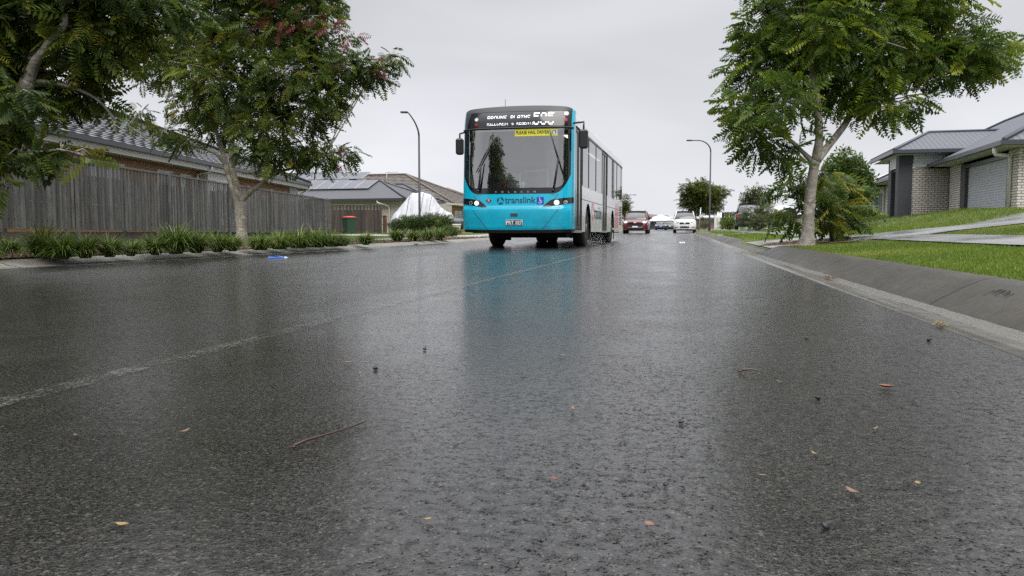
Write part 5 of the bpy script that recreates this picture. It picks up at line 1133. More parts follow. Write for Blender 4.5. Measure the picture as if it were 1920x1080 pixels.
    wc = ring(x-.006, z-.022, .028, .037, .007, 20, -2.9, .9); 
    def bar2(p, q, r=.0055):
        (a, b), (c_, d_) = p, q; dx, dz = c_-a, d_-b; l = math.hypot(dx, dz); nx_, nz_ = -dz/l*r, dx/l*r; wc.add([(x+a+nx_, yf(x, z)-.007, z+b+nz_), (x+a-nx_, yf(x, z)-.007, z+b-nz_), (x+c_-nx_, yf(x, z)-.007, z+d_-nz_), (x+c_+nx_, yf(x, z)-.007, z+d_+nz_)], [(0, 1, 2, 3)])
    bar2((-.012, .038), (-.008, -.010)); bar2((-.010, .016), (.018, .014)); bar2((-.010, -.008), (.022, -.010)); bar2((.020, -.010), (.036, -.040)); q = disc(x-.014, z+.054, .010, .007, 12); wc.add(q.v, q.f); wc.build('wheelchair_symbol', M['signwhite'], w_)
    vo = MB()
    for k, ch in enumerate('VOLGREN'): xx = lerp(px2x(929.5), px2x(1002.5), k/6); q = letters(ch, xx, px2z(363.2), .055, .008, 1.2, .0012); vo.add(q.v, q.f)
    vo.build('maker_name', M['steel'], su)
    # plate
    x, z = px2x(965), px2z(419.2); patch(x-.20, x+.20, z-.075, z+.085, .010, 6, 3).build('plate_recess', M['teal'], root)
    pl = patch(x-.187, x+.187, z-.058, z+.058, .020, 6, 3).build('number_plate', M['signwhite'], root); patch(x-.178, x+.178, z-.050, z+.050, .023, 6, 3).build('plate_field', mat('plate_grey', (.05, .05, .065), .5), pl)
    letters('PRT', x-.095, z-.010, .108, .027, .95, .003, 1.0).build('plate_lettering', M['signwhite'], pl); letters('027', x+.100, z-.010, .108, .027, .90, .003).build('plate_lettering', M['signwhite'], pl)
    x, z = px2x(964.5), px2z(405.5); patch(x-.082, x+.082, z-.034, z+.034, .008, 6, 3).build('tow_cover', M['interior_d'], root)
    # wipers
    def wiper(b, m_, e0, e1):
        P = lambda q, o_: (px2x(q[0]), yf(px2x(q[0]), px2z(q[1]))-o_, px2z(q[1])); w_ = MB().tube([P(b, .05), P(m_, .09)], [.020, .012], 6).tube([P((b[0]+2.5, b[1]), .05), P((m_[0]+1, m_[1]), .085)], .007, 5).build('wiper', M['black'], root); MB().tube([P(e0, .045), P(((e0[0]+e1[0])/2, (e0[1]+e1[1])/2), .055), P(e1, .035)], [.010, .017, .008], 6).build('blade', M['black'], w_)
        MB().lathe([(0, 0), (.03, 0), (.03, .03), (0, .035)], P(b, .04), (0, -1, 0), 12).build('pivot', M['black'], w_)
    wiper((895.5, 361), (902, 308), (891, 326), (924, 264)); wiper((1037, 361), (1046, 302), (1029, 250), (1056, 336))
    # mirrors
    def mirror(s, um, vm0, vm1, wd, yb):
        xc = px2x(um); z0, z1 = px2z(vm1), px2z(vm0); m_ = MB().rbox(xc-wd/2, xc+wd/2, yb-.06, yb+.09, z0, z1, .035).build('mirror', M['black'], root); xe = s*1.2
        MB().tube([(xe, .45, z1+.16), (xc+(.0 if s > 0 else .05), .36, z1+.17), (xc, yb+.02, z1+.10), (xc, yb+.02, z1-.03)], .02, 8).build('mirror_arm', M['black'], m_); MB().box(xc-wd/2+.02, xc+wd/2-.02, yb+.092, yb+.095, z0+.03, z1-.03).build('mirror_glass', M['chrome'], m_)
    mirror(-1, 860, 262.5, 293, .165, .05); mirror(1, 1089.5, 250, 284.5, .19, .30)
    MB().tube([(px2x(931), .9, 3.05), (px2x(930.5), .9, 3.36)], .006, 5).build('antenna', M['black'], root)
    # ---- body sides
    AX = ((2.85, .56), (8.95, .56))
    def arch(y, base): 
        z = base
        for yc, r in AX:
            if abs(y-yc) < r: z = max(z, .50+math.sqrt(r*r-(y-yc)**2))
        return z
    ys = sorted(set([.66, 1.68]+[round(1.68+.12*i, 3) for i in range(91)]+[BL-.02]))
    def side(s, y0, y1, lo, hi, off, ny=None, nz=3):
        ny = ny or max(2, int((y1-y0)/.07))
        return MB().grid(lambda a, b: (s*(BW+off), lerp(y0, y1, a), lerp(lo(lerp(y0, y1, a)) if callable(lo) else lo, hi(lerp(y0, y1, a)) if callable(hi) else hi, b)), ny, nz, False)
    for s in (-1, 1):
        sk = MB(); segs = ((1.72, 5.95), (7.2, BL-.02)) if s > 0 else ((.9, BL-.02),)
        for a, b in segs: q = side(s, a, b, lambda y: arch(y, .36+.10*max(0, (y-11.2))), 1.42, 0); sk.add(q.v, q.f)
        sk.build('side_panel', M['buswhite'], root)
        for a, b in segs: side(s, a, b, 1.42, 2.70, -.004).build('side_window_band', M['sideglass'], root)
        ws = [(1.8, 2.9), (2.95, 4.4), (4.45, 5.9), (7.3, 8.75), (8.8, 10.3), (10.35, 11.9)]
        fr = MB()
        for a, b in ws: 
            for q in (a-.03, b): fr.box(s*BW-.002, s*BW+.006, q, q+.03, 1.45, 2.67)
        fr.box(s*BW-.002, s*BW+.007, 1.72, 5.95, 2.64, 2.70).box(s*BW-.002, s*BW+.007, 7.2, BL-.05, 2.64, 2.70).build('window_frame', M['black'], root)
        MB().box(s*(BW)-.004, s*BW+.008, 1.72, 5.95, 1.12, 1.135).box(s*(BW)-.004, s*BW+.008, 7.2, BL-.02, 1.12, 1.135).build('trim_strip', M['interior'], root)
    rf = MB()
    prof = [(-BW, 2.70), (-BW-.0, 2.76), (-1.235, 2.90), (-1.16, 2.99), (-1.0, 3.045), (-.5, 3.09), (0, 3.10), (.5, 3.09), (1.0, 3.045), (1.16, 2.99), (1.235, 2.90), (BW, 2.76), (BW, 2.70)]
    rf.grid(lambda a, b: (prof[round(a*12)][0], lerp(.52, BL, b), prof[round(a*12)][1]+(0 if b > .03 else .0)), 12, 40, False).build('roof', M['buswhite'], root)
    MB().add([(x, BL, z) for x, z in prof]+[(BW, BL, .5), (-BW, BL, .5)], [tuple(range(15))]).build('rear_panel', M['buswhite'], root)
    MB().rbox(-.85, .85, 3.2, 6.2, 3.05, 3.20, .05).build('roof_pod', M['buswhite'], root)
    # doors
    def door(y0, y1, name='door'):
        MB().box(BW-.06, BW-.05, y0, y1, .40, 2.70).build('door_recess', M['interior_d'], root)
        ym = (y0+y1)/2
        for a, b in ((y0+.03, ym-.015), (ym+.015, y1-.03)):
            f = MB().box(BW-.05, BW-.005, a, a+.05, .42, 2.66).box(BW-.05, BW-.005, b-.05, b, .42, 2.66).box(BW-.05, BW-.005, a+.05, b-.05, .42, .50).box(BW-.05, BW-.005, a+.05, b-.05, 2.58, 2.66).build(name, M['black'], root)
            MB().box(BW-.03, BW-.02, a+.05, b-.05, .50, 2.58).build('door_glass', mat('bronze_door_glass', (.13, .12, .11), .08, spec=.8, noise=(1.3, .5)), f)
    door(.67, 1.70); door(5.96, 7.19)
    MB().box(BW-.08, BW+.01, .68, 1.69, .34, .40).box(BW-.08, BW+.01, 5.97, 7.18, .34, .40).build('door_sill', M['steel'], root)
    # side graphics
    sf = lambda a, b: (BW+.006, a, b)
    letters('translink', 0, 0, .50, 0, 1.0, .004, fn=lambda a, b: (BW+.006, 4.95+a, .86+b)).build('side_name', M['navy'], root)
    swirl(3.78, .90, .24, sf).build('side_logo', M['pink'], root)
    st = MB(); 
    for k in range(3): y = 9.75+k*.42; st.add([(BW+.006, y, .48+.0*k), (BW+.006, y+.26, .50), (BW+.006, y+.42, 1.0), (BW+.006, y+.30, 1.38), (BW+.006, y+.06, .95)], [(0, 1, 2, 3, 4)])
    st.build('pink_stripes', M['pink'], root)
    gr = MB(); [gr.box(BW, BW+.012, 11.3, 12.1, .62+.06*k, .65+.06*k) for k in range(11)]; gr.build('engine_grille', M['black'], root)
    letters('505', 0, 0, .12, 0, 1, .002, fn=lambda a, b: (BW+.004, 2.3+a, 2.45+b)).build('side_display', mat('dim_green_text', (.1, .3, .15), .5, emit=(.4, .8, .5), es=.5), root)
    # under the floor
    MB().box(-1.14, 1.14, .75, BL-.1, .33, .40).box(-.9, .9, 1.6, 2.2, .22, .33).box(-.35, .35, 3.4, 8.2, .22, .33).box(-.55, .75, 9.6, 11.8, .20, .33).build('underbody', M['under'], root)
    MB().tube([(-1, 2.85, .42), (1, 2.85, .42)], .07, 8).tube([(-1, 8.95, .44), (1, 8.95, .44)], .09, 8).tube([(-.5, 8.95, .42), (-.1, 8.95, .36), (.3, 8.95, .42)], [.1, .22, .1], 10).build('axle', M['under'], root)
    def wheel(x, y, w_=.29, r=.49):
        s = 1 if x > 0 else -1; t_ = MB().lathe([(.30, -w_/2), (.43, -w_/2), (r-.015, -w_/2+.03), (r, -w_/2+.06), (r, w_/2-.06), (r-.015, w_/2-.03), (.43, w_/2), (.30, w_/2)], (x, y, r-.01), (1, 0, 0), 36).build('wheel', M['rubber'], root)
        rm = MB().lathe([(.30, w_/2-.005), (.285, w_/2-.03), (.20, w_/2-.11), (.15, w_/2-.10), (.14, w_/2-.03), (.10, w_/2), (0, w_/2+.005)], (x, y, r-.01), (s, 0, 0), 30); rm.lathe([(.29, -w_/2+.005), (.2, -w_/2+.05), (0, -w_/2+.06)], (x, y, r-.01), (s, 0, 0), 20)
        for k in range(10): a = 2*PI*k/10; rm.lathe([(.016, 0), (.016, .03), (0, .035)], (x+s*(w_/2-.10), y+.175*math.cos(a), r-.01+.175*math.sin(a)), (s, 0, 0), 6)
        rm.build('rim', M['steel'], t_)
    for x in (-1.06, 1.06): wheel(x, 2.85)
    for x in (-1.06, -.72, .72, 1.06): wheel(x, 8.95)
    fl = MB(); [fl.box(s*1.24-.03, s*1.24, yc+.62, yc+.635, .12, .42) for s in (1,) for yc in (2.85, 8.95)]; fl.box(-1.22, -.86, 3.5, 3.515, .14, .4).box(.86, 1.22, 3.5, 3.515, .14, .4).build('mud_flap', M['rubber'], root)
    # ---- interior seen through the windscreen
    MB().box(-1.2, 1.2, .65, BL-.3, .405, .43).build('floor_panel', M['interior_d'], root)
    MB().box(-1.15, 1.15, .75, BL-.4, 2.62, 2.66).build('ceiling_panel', mat('pale_ceiling_panel', (.55, .56, .57), .6), root)
    MB().box(-1.15, 1.15, 3.4, 3.44, 2.05, 2.62).build('bulkhead', mat('pale_bulkhead', (.5, .52, .54), .5), root)
    dsh = MB().grid(lambda a, b: (lerp(-1.12, 1.12, a), lerp(yf(lerp(-1.12, 1.12, a)*.98, 1.3)+.02, 1.05, b), 1.24+.07*math.sin(PI*min(1, b*1.3))), 24, 6).box(-1.1, 1.1, 1.02, 1.08, .45, 1.24).build('dashboard', M['interior_d'], root)
    MB().box(-1.12, -.25, 1.55, 1.60, .45, 1.75).build('cab_partition', M['interior'], root)
    stw = MB(); stw.tube([(-.72+.23*math.cos(k*PI/12), 1.02+.12*math.sin(k*PI/12), 1.36+.19*math.sin(k*PI/12)) for k in range(25)], .014, 6).tube([(-.72, 1.02, 1.36), (-.72, 1.12, 1.15)], .03, 6).build('steering_wheel', M['black'], root)
    hr = MB()
    for x in (.48,): hr.tube([(x, 1.5, .45), (x, 1.5, 2.6)], .024, 8)
    hr.tube([(-.10, 1.45, 1.75), (-.18, 1.45, 1.70), (-.18, 1.45, 1.40), (-.08, 1.45, 1.34), (1.0, 1.45, 1.38)], .023, 8).tube([(-.10, 1.45, 1.75), (.48, 1.45, 1.80)], .023, 8).tube([(.5, 1.45, 1.9), (.9, 1.45, 1.9), (.98, 1.45, 1.83), (.98, 1.45, .5)], .023, 8)
    for x in (.20, .42, .66): hr.tube([(x, 1.45, 1.36), (x-.02, 1.45, 1.1), (x-.12, 1.45, 1.0)], .02, 8)
    for y in (3, 5, 7.2, 9.5): hr.tube([(-.35, y, .45), (-.35, y, 2.6)], .017, 6).tube([(.35, y, .45), (.35, y, 2.6)], .017, 6)
    hr.tube([(-.45, 2, 2.3), (-.45, 11, 2.3)], .017, 6).tube([(.45, 2, 2.3), (.45, 11, 2.3)], .017, 6).build('handrail', M['rail'], root)
    for i, y in enumerate((3.2, 4.1, 5.0, 7.6, 8.5, 9.4, 10.3)):
        for x in (-.95, -.5, .5, .95):
            if x > 0 and y < 5.9 and i < 1: continue
            s_ = MB().rbox(x-.21, x+.21, y-.04, y+.42, .85, .95, .03).build('seat', M['seat'], root); MB().rbox(x-.21, x+.21, y+.40, y+.48, .93, 1.55, .03).box(x-.03, x+.03, y+.1, y+.2, .42, .86).build('seat_back', M['seat'], s_)
    ds = MB().rbox(-.95, -.5, 1.45-.5, 1.5, .85, .95, .03); bpy.data.meshes
    MB().rbox(-.93, -.50, 1.42, 1.52, .95, 1.85, .04).build('driver_seat', M['interior_d'], root)
    lm = mat('lit_saloon_lamp', (1, 1, .9), .5, emit=(1, .93, .75), es=2.0)
    for x, ya, yb in ((.82, 1.7, 2.2), (.86, 3.6, 5.0), (.80, 6, 8.5)): MB().box(x, x+.07, ya, yb, 2.60, 2.615).build('ceiling_lamp', lm, root)
    MB().lathe([(0, 0), (.05, 0), (.05, .03), (0, .035)], (.02, .9, 1.44), (0, -1, 0), 16).box(.0, .04, .86, .9, 1.28, 1.42).build('fare_reader', M['rail'], root)
    MB().box(-.52, -.46, 1.2, 1.22, 1.28, 1.50).build('red_tag', mat('red_tag', (.45, .05, .04), .6), root)
    MB().rbox(-1.1, -.93, .72, .84, 1.40, 1.55, .03).tube([(-1.02, .78, 1.3), (-1.02, .78, 1.42)], .015, 6).build('dash_screen', M['black'], root)
    return root
bus()
def spray():
    r = np.random.default_rng(4); b = next(o for o in bpy.data.objects if o.name == 'city_bus'); Mx = Matrix.Translation(b.location) @ Matrix.Rotation(b.rotation_euler.z, 4, 'Z'); V = []; Fq = []
    for x0, y0, n in ((1.15, 3.2, 650), (1.1, 9.3, 900), (-1.1, 3.2, 300), (1.2, 5.0, 350)):
        for i in range(n):
            t = r.exponential(.45); p = Vector((x0+r.normal(0, .14), y0+t, max(.01, abs(r.normal(0, .16))))); s = r.uniform(.002, .006); k = len(V)
            for q in ((s, 0, -s), (-s, 0, -s), (0, s, -s), (0, 0, s*1.4)): V.append(tuple(Mx @ (p+Vector(q))))
            Fq += [(k, k+1, k+3), (k+1, k+2, k+3), (k+2, k, k+3)]
    m_ = mat('water_drops', (.75, .78, .8), .1, spec=1); tag(fastmesh('water_spray', V, Fq, m_, nside=3), 'fine spray of water thrown up behind the bus wheels', 'spray', kind='stuff')
spray()
# ================================================================ cars.  Local: x right in the picture, y rearwards from the front, z up
def loft(stations, ring):
    mb = MB(); n = None; vs = []; fs = []
    for st in stations:
        rr = ring(*st); n = len(rr); vs += rr
    for i in range(len(stations)-1):
        for k in range(n-1): a = i*n+k; fs.append((a, a+1, a+n+1, a+n))
    fs.append(tuple(range(n))); fs.append(tuple(range((len(stations)-1)*n, len(stations)*n))[::-1]); return mb.add(vs, fs, True)
def car(u, d, rot, label, paint, kind='suv', w_=1.84, L=4.6, h=1.68, facing=-1, lit=False, group=None, name='parked_car', plate=True, cat='car'):
    c = at(u, 435, d); root = empty(name, (c.x, c.y, H(c.x, c.y) if not (XL < c.x-bend(c.y) < XR+.5) else zr(c.y)+.0), rot, label, cat, group); hw = w_/2; bon = h*.60; gc = .24 if kind != 'sedan' else .18
    if kind == 'ute': roof0, roof1, ro0, ro1, tail = 1.35, 1.75, 3.3, 3.5, h*.62
    elif kind == 'sedan': roof0, roof1, ro0, ro1, tail = 1.1, 1.75, 3.2, 4.0, h*.68
    else: roof0, roof1, ro0, ro1, tail = 1.05, 1.75, L-.55, L-.12, h*.62
    st = [(0, hw*.72, hw*.80, gc+.06, .52, bon*.80), (.10, hw*.88, hw*.94, gc, .56, bon*.90), (.32, hw*.96, hw*.99, gc-.02, .60, bon*.965), (roof0, hw*.97, hw, gc, .66, bon*1.04), (roof1, hw*.97, hw, gc, .68, bon*1.06), (L*.6, hw*.97, hw, gc, .70, bon*1.08), (L-.5, hw*.96, hw*.99, gc, .70, tail*1.04 if kind == 'sedan' else bon*1.10), (L-.12, hw*.93, hw*.96, gc+.02, .70, tail if kind == 'sedan' else bon*1.08), (L, hw*.85, hw*.88, gc+.12, .70, tail*.9 if kind == 'sedan' else bon*.98)]
    def ring(y, wl, wm, zb, zm, zt): return [(-wl*.9, y, zb), (-wl, y, zb+.06), (-wm, y, zm), (-wm*.985, y, zm+(zt-zm)*.6), (-wm*.90, y, zt-.03), (-wm*.70, y, zt+.02), (0, y, zt+.04), (wm*.70, y, zt+.02), (wm*.90, y, zt-.03), (wm*.985, y, zm+(zt-zm)*.6), (wm, y, zm), (wl, y, zb+.06), (wl*.9, y, zb)]
    loft(st, ring).build('body', paint, root)
    b0 = bon*1.04; cab = [(roof0, hw*.90, hw*.86, b0-.03, b0+.02), (roof1, hw*.92, hw*.72, b0, h-.03), (roof1+.35, hw*.92, hw*.74, b0, h), (ro0, hw*.92, hw*.72, b0, h-.02), (ro1, hw*.88, hw*.76, b0-.03, b0+.02 if kind != 'suv' else b0+.10)]
    def cr_(y, wb, wt, zb, zt): return [(-wb, y, zb), (-lerp(wb, wt, .9), y, lerp(zb, zt, .9)), (-wt*.9, y, zt), (0, y, zt+.02 if zt > b0+.2 else zt), (wt*.9, y, zt), (lerp(wb, wt, .9), y, lerp(zb, zt, .9)), (wb, y, zb)]
    loft(cab, cr_).build('cabin', M['carglass'], root)
    # roof skin and pillars over the glasshouse
    rs = MB(); rs.grid(lambda a, b: ((a-.5)*2*hw*.70, lerp(roof1-.03, ro0+.02, b), h+.012+.012*math.cos((a-.5)*PI)), 6, 4)
    for s in (-1, 1):
        rs.tube([(s*hw*.90, roof0+.02, b0), (s*hw*.70, roof1, h-.01)], .035, 6); rs.tube([(s*hw*.71, roof1, h-.01), (s*hw*.71, ro0, h-.01)], .03, 6); rs.tube([(s*hw*.72, ro0, h-.02), (s*hw*.90, ro1, b0+.02)], .05, 6); rs.tube([(s*hw*.72, lerp(roof1, ro0, .5), h-.02), (s*hw*.93, lerp(roof1, ro0, .5), b0)], .03, 6)
    rs.build('roof', paint, root)
    if kind == 'ute':
        MB().box(-hw*.93, hw*.93, 3.52, L-.05, bon*1.02, bon*1.16).build('tray', paint, root)
    elif kind == 'suv': MB().tube([(-hw*.66, roof1+.2, h+.05), (-hw*.66, ro0-.1, h+.05)], .02, 6).tube([(hw*.66, roof1+.2, h+.05), (hw*.66, ro0-.1, h+.05)], .02, 6).build('roof_rail', M['black'], root)
    # front
    f = M['blackgloss']; zg = bon*.72
    if kind == 'ute': 
        g = MB().rbox(-.40, .40, -.035, .05, zg-.07, zg+.09, .03).build('grille', f, root); MB().rbox(-.07, .07, -.045, -.03, zg-.02, zg+.05, .01).build('badge', M['chrome'], g)
        MB().rbox(-.36, .36, -.05, .03, .40, .52, .03).build('lower_grille', f, root); 
        for s in (-1, 1): MB().rbox(min(s*.50, s*.78), max(s*.50, s*.78), -.03, .03, .42, .52, .03).build('fog_lamp', M['interior'], root)
    elif kind == 'suv': 
        g = MB().add([(-.52, -.03, zg+.10), (.52, -.03, zg+.10), (.62, -.02, zg-.06), (.40, -.04, zg-.14), (-.40, -.04, zg-.14), (-.62, -.02, zg-.06)], [tuple(range(6))]).build('grille', f, root); MB().rbox(-.10, .10, -.05, -.032, zg+.03, zg+.09, .01).build('badge', M['chrome'], g)
        MB().rbox(-.62, .62, -.05, .04, .30, .46, .04).build('lower_grille', f, root); MB().rbox(-hw*.86, hw*.86, -.03, .1, .22, .32, .03).build('lower_bumper', M['black'], root)
    else:
        MB().rbox(-.42, .42, -.03, .05, zg-.08, zg+.06, .03).build('grille', f, root); MB().rbox(-.6, .6, -.04, .04, .26, .40, .03).build('lower_grille', f, root)
    for s in (-1, 1):
        a, b = sorted((s*hw*.56, s*hw*.97)); hl = MB().add([(s*hw*.50, -.01, zg+.06), (s*hw*.80, .03, zg+.02), (s*hw*.985, .26, zg+.10), (s*hw*.97, .26, zg+.22), (s*hw*.75, .06, zg+.20), (s*hw*.52, -.005, zg+.14)], [tuple(range(6))]); hl.v = [(x, y-.035, z) for x, y, z in hl.v]
        o = hl.build('headlight', M['lampoff'], root)
        if lit: MB().lathe([(0, 0), (.075, 0), (.075, .01), (0, .015)], (s*hw*.72, -.03, zg+.11), (0, -1, 0), 14).build('bulb', M['lampon'], o)
        m_ = MB().rbox(min(s*(hw+.02), s*(hw+.22)), max(s*(hw+.02), s*(hw+.22)), roof0+.25, roof0+.37, b0+.02, b0+.20, .03).build('mirror', paint, root); MB().box(min(s*(hw+.04), s*(hw+.20)), max(s*(hw+.04), s*(hw+.20)), roof0+.372, roof0+.376, b0+.04, b0+.18).build('mirror_glass', M['chrome'], m_)
        tl = MB().rbox(min(s*hw*.70, s*hw*.93), max(s*hw*.70, s*hw*.93), L-.06, L+.015, .78, 1.02, .02).build('tail_light', M['redlens'], root)
        for y in (.82, L-.88):
            r = .36 if kind != 'sedan' else .32; t_ = MB().lathe([(.2, -.11), (r-.03, -.11), (r, -.08), (r, .08), (r-.03, .11), (.2, .11)], (s*(hw-.12), y, r-.01), (1, 0, 0), 26).build('wheel', M['rubber'], root); rm = MB().lathe([(.235, .10), (.22, .07), (.10, .085), (0, .09)], (s*(hw-.12), y, r-.01), (s, 0, 0), 22)
            for k in range(5): a_ = 2*PI*k/5; rm.tube([(s*(hw-.12+.095), y+.05*math.cos(a_), r-.01+.05*math.sin(a_)), (s*(hw-.12+.09), y+.2*math.cos(a_), r-.01+.2*math.sin(a_))], .022, 5)
            rm.build('rim', M['steel'], t_)
    if plate: MB().box(-.19, .19, -.062, -.055, .44 if kind == 'suv' else .55, .54 if kind == 'suv' else .64).build('number_plate', M['signwhite'], root)
    MB().box(-.19, .19, L+.005, L+.012, .78, .88).build('number_plate', M['signwhite'], root)
    MB().box(-hw*.9, hw*.9, .25, L-.2, gc-.04, gc+.05).build('underbody', M['under'], root)
    for s in (-1, 1): MB().box(s*hw*.3-.012, s*hw*.3+.25, roof0+.12, roof0+.14, b0+.10, b0+.13).build('wiper', M['black'], root)
    return root
roadrot = -.006
red = mat('dark_red_car_paint', (.13, .007, .012), .25, coat=.8); wh = mat('white_car_paint', (.72, .73, .73), .3, coat=.6); bl = mat('blue_car_paint', (.025, .05, .11), .3, coat=.6); dk = mat('black_car_paint', (.018, .02, .028), .22, coat=.8)
car(1190.5, 58.5, YAW*0+roadrot, 'dark red SUV with lit headlights following behind the bus', red, 'suv', 1.86, 4.6, 1.66, lit=True, name='suv_car')
car(1283.5, 63, roadrot, 'white pickup with black grille parked at the right kerb facing the viewer', wh, 'ute', 1.80, 5.0, 1.74, name='pickup_truck', group=None)
car(1238.5, 126, roadrot, 'distant blue car driving in the lane beyond the red SUV', bl, 'sedan', 1.78, 4.5, 1.46, name='distant_car', group='small distant cars')
car(1256, 122, roadrot, 'distant dark car parked behind the white pickup', dk, 'sedan', 1.76, 4.5, 1.45, name='distant_car', group='small distant cars')
car(1402, 57, roadrot+PI-.05, 'black SUV seen from behind, parked by the olive shrub on the right', dk, 'suv', 1.86, 4.6, 1.70, name='suv_car')
car(872, 60, YAW+PI/2+.1, 'dark grey four wheel drive half hidden behind the bus, beside the boat', mat('charcoal_car_paint', (.03, .033, .042), .35, coat=.5), 'suv', 1.88, 4.8, 1.72, name='four_wheel_drive')

# ================================================================ small things on the road
def bit(name, label, cat, u, v, mb, mt, group=None, z=.006, rz=0, parts=None):
    p = G0(u, v); o = mb.build(name, mt); o.location = (p.x, p.y, zr(p.y)+z); o.rotation_euler = (0, 0, rz); return tag(o, label, cat, group)
def G0(u, v):
    a, b = ray(u, v); d = 1
    while d < 200:
        q = at(u, v, d)
        if q.z <= zr(q.y): return q
        d += .01
    return q
def leafshape(L, w_, curl=.2, seed=0):
    r = random.Random(seed); n = 8; mb = MB(); vs = []; fs = []
    for i in range(n+1):
        t = i/n; hw = w_/2*math.sin(PI*t)**.8+.0002; z = curl*L*(t-.5)**2*1.2+.001
        vs += [(L*(t-.5), -hw+r.uniform(-.1, .1)*hw, z+hw*.45), (L*(t-.5), 0, z), (L*(t-.5), hw, z+hw*.5)]
        if i: b = 3*i; fs += [(b-3, b-2, b+1, b), (b-2, b-1, b+2, b+1)]
    return mb.add(vs, fs, True)
lf = {k: mat(k, tuple(q*.42 for q in c), .45, noise=(60, .25)) for k, c in (('tan_leaf', (.34, .20, .10)), ('yellow_leaf', (.48, .34, .09)), ('brown_leaf', (.13, .065, .035)), ('orange_leaf', (.36, .10, .025)), ('pink_leaf', (.38, .19, .14)))}
LV = [(230, 1004, 'yellow_leaf', .020, .009, 'plump yellow leaf low in the bottom left of the road'), (345, 815, 'tan_leaf', .026, .007, 'small tan leaf left of the red brown twig'), (143, 824, 'brown_leaf', .024, .007, 'small brown leaf near the left edge of the road'),
 (802, 984, 'yellow_leaf', .012, .006, 'tiny yellow leaf below the middle of the twig and the frame bottom'), (1599, 931, 'pink_leaf', .030, .009, 'pinkish tan leaf, the largest low on the right of the road'), (1428, 899, 'tan_leaf', .012, .005, 'tiny orange tan leaf left of the largest pinkish leaf'),
 (1720, 916, 'yellow_leaf', .014, .008, 'yellow olive leaf right of the largest pinkish leaf'), (1661, 731, 'orange_leaf', .040, .024, 'crumpled orange leaf on the right of the road'), (1640, 811, 'tan_leaf', .028, .005, 'thin olive leaf below the crumpled orange leaf'), (1217, 1027, 'pink_leaf', .018, .011, 'pale scrap of leaf near the bottom centre right'),
 (653, 684, 'pink_leaf', .030, .013, 'pale tan leaf left of the larger dark nut'), (1074, 772, 'tan_leaf', .030, .008, 'thin tan leaf in the middle of the road'), (1040, 906, 'orange_leaf', .014, .008, 'tiny orange leaf low in the middle'), (981, 704, 'brown_leaf', .026, .012, 'dark brown leaf in the centre of the road'),
 (1463, 720, 'tan_leaf', .026, .006, 'thin tan leaf right of the short dark stick'), (1053, 671, 'pink_leaf', .026, .012, 'small pinkish leaf above the thin tan one in the middle'), (1527, 859, 'yellow_leaf', .020, .005, 'thin pale yellow leaf above the largest pinkish leaf')]
for i, (u, v, mt, L, w_, lab) in enumerate(LV): bit('fallen_leaf', lab, 'leaf', u, v, leafshape(L, w_, .5, i), lf[mt], 'leaves fallen on the wet road', .004, i*1.3)
nutm = mat('dark_seed', (.010, .010, .016), .5)
for i, (u, v, r, lab) in enumerate(((704, 695, .0085, 'larger dark round nut lying left of the road middle'), (796, 657, .0075, 'small dark nut above and right of the larger one'), (1742, 640, .010, 'dark nut near the right gutter'), (1512, 637, .009, 'dark nut in front of the right kerb'), (1533, 750, .0075, 'dark winged seed right of the short dark stick'), (1248, 916, .005, 'tiny dark seed low in the centre right'), (1277, 797, .006, 'small dark seed right of centre'), (1547, 1016, .007, 'dark seed sunk in the asphalt at the bottom right'))):
    mb = MB(); r *= .82; mb.lathe([(0, -r*.5), (r*.7, -r*.45), (r*1.15, -.05*r), (r*.8, r*.45), (r*.5, r*.5), (r*.2, r*.9), (0, r)], (0, 0, r*.45), (.5*math.sin(i*2), .4*math.cos(i*3), 1), 7); mb.tube([(r*.3, 0, r*1.7), (r*1.3, r*.3, r*2.1)], r*.12, 5); bit('fallen_nut', lab, 'seed', u, v, mb, nutm, 'dark nuts fallen on the wet road', .002)
def stick(name, label, pts, r, mt, cat='twig'):
    P = [G0(u, v) for u, v in pts]; c = P[0]; mb = MB(); n = len(P); mb.tube([p-c+Vector((0, 0, r*1.0+.0035+.004*math.sin(PI*i/(n-1)))) for i, p in enumerate(P)], [r*(1.25-.75*i/(n-1)) for i in range(n)], 7); mb.lathe([(0, 0), (r*1.9, .001), (r*1.7, r*2), (0, r*2.4)], (0, 0, r*.5), (0, 0, 1), 8)
    o = mb.build(name, mt); o.location = (c.x, c.y, zr(c.y)); return tag(o, label, cat)
stick('fallen_twig', 'long red brown twig lying left of centre in the foreground', [(551, 843), (575, 835), (605, 828), (632, 820), (660, 809), (687, 796)], .0022, mat('red_twig', (.035, .010, .009), .4))
stick('fallen_stick', 'short dark stick right of centre on the road', [(1388, 699), (1405, 699), (1418, 701), (1430, 702)], .0028, mat('dark_twig', (.06, .035, .025), .5))
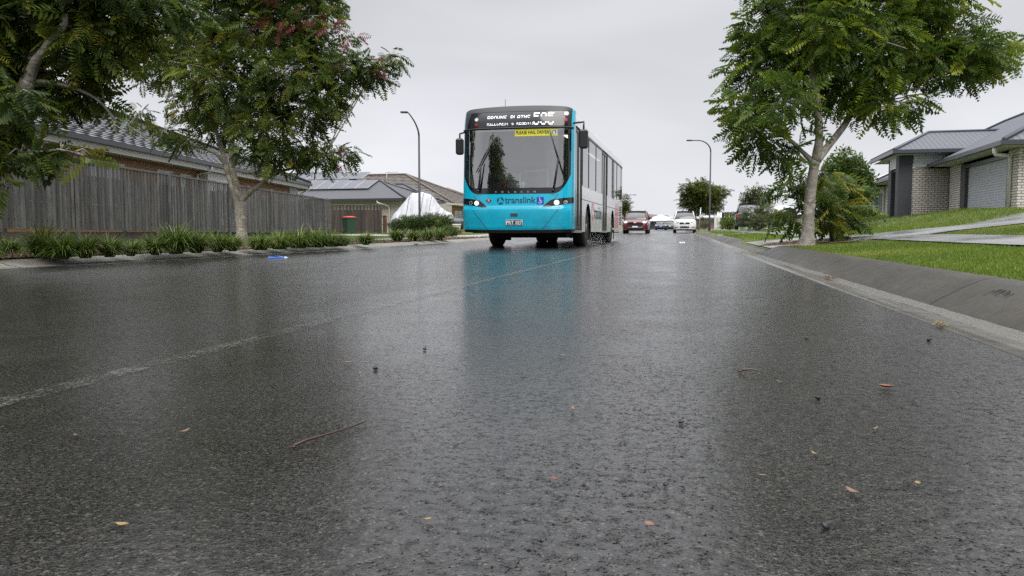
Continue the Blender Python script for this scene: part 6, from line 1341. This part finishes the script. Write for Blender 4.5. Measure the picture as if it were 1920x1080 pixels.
# crushed blue drink carton at the left gutter and white litter ahead
def packet(u, v, label, m1, m2, L=.14, name='crushed_packet'):
    p = G0(u, v); root = empty(name, (p.x, p.y, zr(p.y)+.004), .3, label, 'litter'); MB().add([(-L, -.03, 0), (L*.55, -.035, 0), (L*.6, .04, 0), (-L, .035, 0), (-L*.9, -.02, .022), (-.01, -.028, .035), (L*.5, -.02, .018), (L*.52, .03, .02), (0, .03, .03), (-L*.85, .02, .026)], [(0, 3, 2, 1), (0, 1, 6, 5, 4), (4, 5, 8, 9), (5, 6, 7, 8), (1, 2, 7, 6), (2, 3, 9, 8, 7), (3, 0, 4, 9)]).build('packet', m1, root)
    MB().add([(L*.62, -.02, 0), (L*.95, -.03, 0), (L*1.0, .02, 0), (L*.64, .03, 0), (L*.7, 0, .02), (L*.9, 0, .016)], [(0, 1, 5, 4), (1, 2, 5), (2, 3, 4, 5), (3, 0, 4), (3, 2, 1, 0)]).build('torn_end', m2, root)
packet(521, 484, 'crushed blue packet on the road beside the left kerb', mat('blue_foil', (.02, .10, .42), .3), mat('pale_blue_foil', (.3, .45, .6), .3))
packet(1279, 455.5, 'scrap of crumpled white paper far ahead on the road', M['signwhite'], M['signwhite'], .09, 'paper_scrap')
packet(781, 459.3, 'small dark crumpled scrap by the left kerb near the lamp post', M['interior_d'], M['interior_d'], .08, 'rubbish_scrap')
# twigs and straw caught in the right gutter
def straw(u, v, n, spread, label, seed):
    p = G0(u, v); r = random.Random(seed); mb = MB()
    for i in range(n):
        a = r.gauss(0, .5)+1.45; l = r.uniform(.03, .11); c = Vector((r.gauss(0, spread*.25), r.gauss(0, spread), r.uniform(.003, .014))); d = Vector((math.cos(a), math.sin(a), r.uniform(-.05, .12)))*l; mb.tube([c-d*.5, c+Vector((r.gauss(0, .006), 0, .004)), c+d*.5], [.0018, .0022, .001], 4)
    o = mb.build('gutter_straw', lf['tan_leaf'] if seed % 2 else lf['yellow_leaf']); o.location = (p.x, p.y, zr(p.y)+.002); tag(o, label, 'leaf litter', kind='stuff')
straw(1556, 523, 50, .08, 'tuft of straw coloured litter caught in the right gutter', 1); straw(1408, 476, 60, .5, 'line of leaf litter in the gutter at the driveway corner', 2); straw(1763, 613, 9, .03, 'wisp of grass growing from the gutter joint', 4); 
p = G0(1600, 523)
# black scuff marks on the kerb face
def scuff():
    V = []; k = MB(); y0 = None
    b = at(1893, 548, 3.4)
    r = random.Random(3)
    for i in range(9):
        y = 4.02+i*.028+r.uniform(-.006, .006); x = XR+.43+r.uniform(-.01, .02); l = .03+r.random()*.03
        f = lambda dx: pw(dx, [(.36, .035), (.45, .085), (.52, .118)])
        k.quad((x, y, f(x-XR)+.003), (x+.004, y+.012, f(x+.004-XR)+.003), (x+l, y+.020, f(x+l-XR)+.003), (x+l-.004, y+.008, f(x+l-XR)+.003))
    tag(k.build('kerb_scuff', mat('rubber_scuff', (.015, .015, .015), .7)), kind='structure')
scuff()
